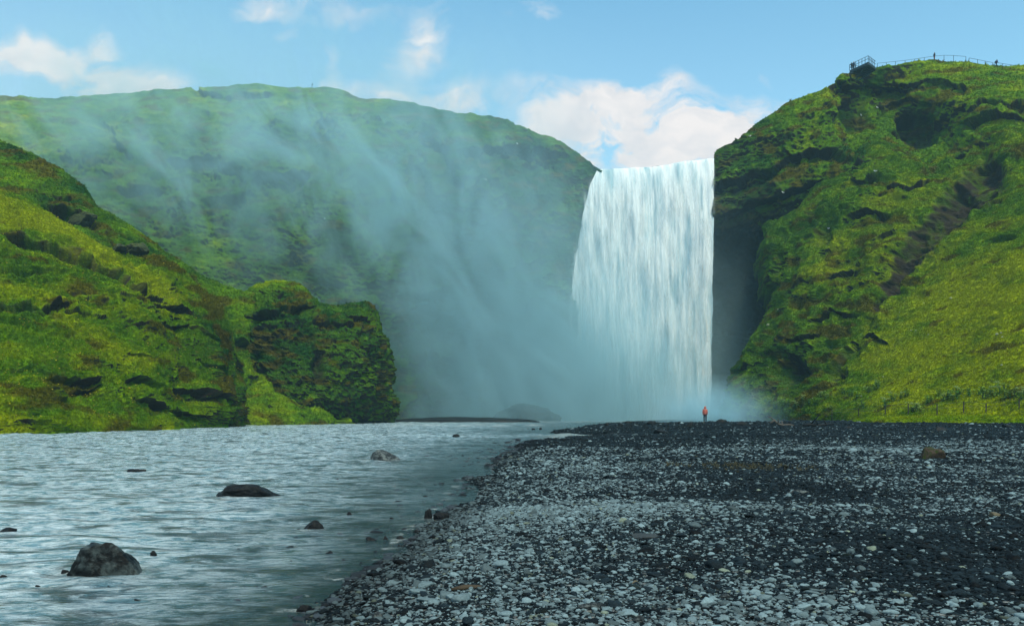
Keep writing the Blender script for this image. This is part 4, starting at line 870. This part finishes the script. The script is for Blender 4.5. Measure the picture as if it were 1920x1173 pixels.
# ------------------------------------------------------------------ people
M_SKIN = simple('skin', (.42, .26, .19), .6, .1); M_HAIR = simple('hair', (.03, .02, .015), .7)
def cloth(name, c): return simple(name, c, .85, .2, 12)
def person(loc, rz, jac, tro, lab, walk=.25, pack=None, lean=0., hood=False):
    root = empty('person', loc, rz); L = lean
    J = dict(pel=(0, 0, .95), chest=(0, L * .6, 1.28), neck=(0, L, 1.48), head=(0, L * 1.15 + .02, 1.58), crown=(0, L * 1.15, 1.70))
    V = [J['pel'], (0, L * .3, 1.1), J['chest'], J['neck'], J['head'], J['crown']]; E = [(0, 1), (1, 2), (2, 3), (3, 4), (4, 5)]
    Rr = [(.13, .10), (.12, .09), (.145, .10), (.055, .055), (.082, .095), (.06, .07)]
    def chain(start, pts, rs):
        pr = start
        for p, r in zip(pts, rs): V.append(p); Rr.append((r, r)); E.append((pr, len(V) - 1)); pr = len(V) - 1
        return pr
    legs, arms = [], []
    for sx, ph in ((-1, 1), (1, -1)):
        lp = [(sx * .09, 0, .88), (sx * .10, ph * walk * .5 + .03, .50), (sx * .10, ph * walk - (.05 if ph < 0 else 0), .09), (sx * .11, ph * walk + .14, .035)]
        chain(0, lp, [.085, .055, .04, .032]); legs.append(lp)
        ap = [(sx * .18, L * .9, 1.40), (sx * .23, L * .6 - ph * walk * .25, 1.14), (sx * .22, L * .5 - ph * walk * .6 + .08, .90)]
        h = chain(2, ap, [.05, .038, .028]); arms.append(ap)
        w = ap[-1]
        for k in range(4): chain(h, [(w[0] + (k - 1.5) * .012, w[1] + .02, w[2] - .05), (w[0] + (k - 1.5) * .018, w[1] + .04, w[2] - .10 + abs(k - 1.5) * .006)], [.010, .008])
        chain(h, [(w[0] - sx * .03, w[1] + .03, w[2] - .04)], [.009])
    chain(4, [(0, L * 1.15 + .115, 1.57)], [.014])
    me = bpy.data.meshes.new('body'); me.from_pydata(V, E, []); o = link('body', me, root); me.materials.append(M_SKIN)
    md = o.modifiers.new('skin', 'SKIN'); o.modifiers.new('sub', 'SUBSURF').levels = 1; o.modifiers['sub'].render_levels = 1
    sv = me.skin_vertices[0].data
    for k, r in enumerate(Rr): sv[k].radius = r
    sv[0].use_root = True
    mj = MB(); mj.tube([(0, 0, .84), (0, L * .2, 1.0), (0, L * .6, 1.28), (0, L * .9, 1.42), (0, L, 1.49)], [.175, .165, .19, .155, .075], 12)
    for ap in arms: mj.tube([(ap[0][0] * .7, ap[0][1], 1.42), ap[0], ap[1], ap[2]], [.075, .072, .058, .046], 8)
    if hood: mj.tube([(0, L, 1.46), (0, L * 1.15 - .01, 1.56), (0, L * 1.15 - .01, 1.66), (0, L * 1.1, 1.74)], [.09, .125, .125, .05], 10)
    mj.build('jacket', jac, root, True)
    mt = MB()
    for lp in legs: mt.tube([(lp[0][0], 0, .95), lp[0], lp[1], lp[2]], [.11, .105, .072, .058], 8)
    mt.build('trousers', tro, root, True)
    for lp in legs:
        ms = MB(); a = lp[2]; ms.tube([(a[0], a[1] - .05, .05), (a[0], a[1] + .08, .045), (a[0], a[1] + .2, .03)], [.05, .05, .035], 8); ms.build('boot', M_HAIR, root, True)
    mh = MB(); mh.tube([(0, L * 1.15 - .03, 1.55), (0, L * 1.15 - .035, 1.66), (0, L * 1.15 - .01, 1.72)], [.088, .095, .05], 10); mh.build('hair', M_HAIR, root, True)
    if pack:
        mp = MB(); mp.tube([(0, L * .4 - .22, .98), (0, L * .6 - .25, 1.1), (0, L * .8 - .25, 1.35), (0, L - .2, 1.47)], [.11, .16, .15, .08], 10); pk = mp.build('backpack', pack, None, True); pk.parent = root
    tag(root, lab, 'person'); return root
OR = cloth('orange_jacket', (.45, .12, .09)); DK = cloth('dark_cloth', (.012, .016, .025)); RD = cloth('red_brown_cloth', (.16, .03, .03)); NV = cloth('navy_cloth', (.015, .03, .07))
p = beach_at(1322, 792); person(p + Vector((0, 0, .0)), 2.9, OR, DK, 'person in an orange hooded jacket standing in the spray before the falls', .08, hood=True)
def rim(x, y, d=184): return at(x, y, d)
person(rim(1752, 113.5, 183.3), 1.8, DK, RD, 'person in dark jacket standing at the top railing', .05)
person(rim(1868, 127, 183.0), -1.5, NV, DK, 'walker in navy with a backpack leaning forward on the cliff top', .28, pack=DK, lean=.16)
for (q, rz, jj, lab, w) in ((tp[0].lerp(tp[1], .06) + Vector((.35, .35, 0)), 1.2, DK, 'person in black at the outer corner of the viewing platform', .02), (tp[0].lerp(tp[1], .2) + Vector((.3, .5, 0)), 2.4, NV, 'taller person in navy leaning on the platform handrail', .1)):
    person(cen + q, rz, jj, DK, lab, w, lean=.06)
q, _ = surf(H_far, 585, 165); q = at(585, 165, q.y + 1); mb = MB(); mb.tube([(0, 0, -.6), (0, 0, .6), (.06, 0, 1.0)], .07, 6); mb.box((.1, 0, .85), (.16, .04, .1))
tag(mb.build('marker_post', M_POST, None, False, q), 'tiny wooden marker post alone on the far skyline', 'post')
# ------------------------------------------------------------------ sea birds on the cliffs
M_BIRD = simple('white_feather', (.8, .8, .78), .7, .05); M_WING = simple('grey_wing', (.35, .37, .4), .7, .1)
mb = MB(); mb.tube([(-.26, 0, .16), (-.12, 0, .13), (.02, 0, .14), (.13, 0, .19), (.20, 0, .25), (.26, 0, .27), (.31, 0, .26)], [.02, .07, .10, .085, .055, .05, .015], 10)
b0 = mb.build('seabird', M_BIRD, None, True); mb = MB()
for s_ in (-1, 1): mb.tube([(.10, s_ * .085, .17), (-.05, s_ * .10, .16), (-.28, s_ * .03, .17)], [.03, .05, .012], 8)
w0 = mb.build('wing', M_WING, b0, True)
birds = [(1645, 203, H_r1, 'highest white seabird on the cliff under the viewing platform'), (1614, 219, H_r1, 'white seabird on the shaded cliff just beneath the highest one'), (1639, 321, H_r2, 'white seabird on the grassy knoll halfway up the cliff'),
         (1468, 361, H_r1, 'white seabird on the dark cliff between waterfall and green spur'), (1553, 429, H_r2, 'white seabird on the green spur left of the gully'), (1406, 257, H_r1, 'white seabird near the cliff edge above the waterfall'),
         (656, 241, H_far, 'white seabird high on the misty hillside away from the falls'), (971, 271, H_far, 'white seabird under the far rim nearest the waterfall'), (911, 337, H_far, 'white seabird on the shaded far cliff beside the mist'), (611, 413, H_far, 'lowest white seabird on the misty far hillside')]
for i, (x, y, H, lab) in enumerate(birds):
    q, nn = surf(H, x, y)
    o = b0 if i == 0 else b0.copy()
    if i:
        COL.objects.link(o); c = w0.copy(); COL.objects.link(c); c.parent = o
    o.location = q + nn * .3; o.rotation_euler.z = random.uniform(0, 6.28); o.scale = (1.2,) * 3
    tag(o, lab, 'bird', 'white seabirds resting on the cliffs')


# ------------------------------------------------------------------ camera, light, world
cd = bpy.data.cameras.new('camera'); cam = bpy.data.objects.new('camera', cd); COL.objects.link(cam)
cam.location = (0, 0, EYE); cam.rotation_euler = (R(90), 0, 0)
cd.sensor_width = 36; cd.lens = 36 * F / 1920; cd.shift_y = (HY - 586.5) / 1920; cd.clip_end = 3000; cd.clip_start = .05
scene.camera = cam
SUN_EL, SUN_AZ = R(60), R(160)       # azimuth measured clockwise from the view direction (+Y)
sd = bpy.data.lights.new('sun', 'SUN'); sd.energy = 2.1; sd.angle = R(9); sd.color = (1, .93, .70)
so = bpy.data.objects.new('sun', sd); COL.objects.link(so)
dirv = Vector((math.sin(SUN_AZ) * math.cos(SUN_EL), math.cos(SUN_AZ) * math.cos(SUN_EL), math.sin(SUN_EL)))
so.rotation_euler = dirv.to_track_quat('Z', 'Y').to_euler(); so.location = (-60, -40, 80)
world = bpy.data.worlds.new('World'); scene.world = world; world.use_nodes = True
t = NT(world.node_tree); bg = world.node_tree.nodes['Background']
sky = t.node('ShaderNodeTexSky'); sky.sky_type = 'NISHITA'; sky.sun_disc = False
sky.sun_elevation = SUN_EL; sky.sun_rotation = SUN_AZ; sky.air_density = 1.0; sky.dust_density = .6; sky.ozone_density = 1.6
tc = t.node('ShaderNodeTexCoord'); G = tc.outputs['Generated']
sp = t.node('ShaderNodeSeparateXYZ'); t.link(G, sp.inputs[0])
yy = t.math('MAXIMUM', sp.outputs[1], .05)
U = t.math('DIVIDE', sp.outputs[0], yy); V = t.math('DIVIDE', sp.outputs[2], yy)
cb = t.node('ShaderNodeCombineXYZ'); t.link(U, cb.inputs[0]); t.link(V, cb.inputs[1])
uv = cb.outputs[0]
wn = t.node('ShaderNodeTexNoise'); t.link(uv, wn.inputs['Vector']); wn.inputs['Scale'].default_value = 9; wn.inputs['Detail'].default_value = 6
wv = t.vmath('SCALE', t.vmath('SUBTRACT', wn.outputs['Color'], (.5, .5, .5)), None, .10)
uvw = t.vmath('ADD', uv, wv)
blobs = [(35, 88, 70, 26, 0, 1.1), (185, 128, 110, 38, .25, 1.2), (215, 78, 38, 22, .6, .8), (250, 158, 70, 22, .1, .8), (480, 8, 42, 20, .3, .7), (800, 60, 46, 38, .6, .75), (832, 176, 85, 20, -.05, 1.0),
         (635, 115, 22, 45, -.5, .35), (755, 120, 30, 60, .5, .35), (1010, 25, 32, 18, .2, .6), (610, 18, 110, 30, 0, .35), (1185, 172, 78, 26, -.1, 1.1), (1230, 268, 270, 52, 0, 1.25), (1090, 225, 110, 35, .35, .8),
         (1330, 225, 150, 30, .1, .75), (1470, 200, 90, 20, .1, .45), (1270, 140, 25, 25, 0, .3), (1390, 122, 50, 18, .4, .25), (610, 158, 60, 14, 0, .8), (535, 70, 32, 12, 0, .35), (700, 160, 50, 14, .3, .3), (930, 40, 40, 30, 1, .15), (1500, 40, 30, 30, 0, .12)]
acc = None
for (bx, by, rx, ry, an, s_) in blobs:
    mp = t.node('ShaderNodeMapping'); mp.vector_type = 'TEXTURE'
    mp.inputs['Location'].default_value = ((bx - CX) / F, (HY - by) / F, 0); mp.inputs['Rotation'].default_value = (0, 0, -an); mp.inputs['Scale'].default_value = (rx / F, ry / F, 1)
    t.link(uvw, mp.inputs['Vector']); L = t.vmath('DOT_PRODUCT', mp.outputs[0], mp.outputs[0])
    e = t.math('MULTIPLY', t.math('POWER', 2.718, t.math('MULTIPLY', L, -.8)), s_)
    acc = e if acc is None else t.math('ADD', acc, e)
cn = t.noise(t.vmath('MULTIPLY', uvw, (1, 1.7, 1)), 14, 8, .6, .3)
m1 = t.math('MULTIPLY', acc, t.mapr(cn, .33, .66, .0, 1.9))
m1 = t.mapr(m1, .16, 1.1, 0, .90)
front = t.mapr(sp.outputs[1], .05, .25, 0, 1)
m1 = t.math('MULTIPLY', m1, front)
# added thin cloud out of view overhead and behind, for ambient light and reflections
zz = t.math('MAXIMUM', sp.outputs[2], .08)
pl = t.node('ShaderNodeCombineXYZ'); t.link(t.math('DIVIDE', sp.outputs[0], zz), pl.inputs[0]); t.link(t.math('DIVIDE', sp.outputs[1], zz), pl.inputs[1])
c2 = t.noise(pl.outputs[0], .9, 7, .6, .4)
over = t.math('MAXIMUM', t.mapr(sp.outputs[2], .50, .75, 0, 1, True), t.mapr(sp.outputs[1], .1, -.3, 0, 1, True))
m2 = t.math('MULTIPLY', t.math('MULTIPLY', t.mapr(c2, .35, .62, 0, 1, True), over), .30)
mm = t.math('MAXIMUM', m1, m2)
tint = t.mix(1.0, sky.outputs[0], (.76, 1.12, 1.0), 'MULTIPLY')
lowc = t.mapr(sp.outputs[2], .1, .42, 0, 1)
cn3 = t.noise(t.vmath('MULTIPLY', uvw, (1, 2, 1)), 22, 6, .6, .2)
cloudc = t.mix(t.mapr(cn3, .3, .62, 0, 1), (3.5, 3.45, 3.5), t.mix(lowc, (4.4, 3.98, 3.7), (4.5, 4.2, 4.05)))
palek = t.math('MULTIPLY', t.mapr(sp.outputs[2], .45, .05, 0, 1), t.mapr(sp.outputs[0], .45, -.45, .28, .9))
tint = t.mix(palek, tint, (3.1, 3.6, 3.7))
t.link(t.mix(mm, tint, cloudc), bg.inputs['Color']); bg.inputs['Strength'].default_value = .15

scene.view_settings.view_transform = 'Standard'; scene.view_settings.look = 'None'
scene.view_settings.exposure = 0.6; scene.view_settings.gamma = 1
scene.cycles.use_denoising = True
try: scene.cycles.denoiser = 'OPENIMAGEDENOISE'
except Exception: pass
scene.cycles.max_bounces = 8; scene.cycles.diffuse_bounces = 3; scene.cycles.glossy_bounces = 3; scene.cycles.transparent_max_bounces = 24; scene.cycles.volume_bounces = 2
scene.cycles.sample_clamp_indirect = 4
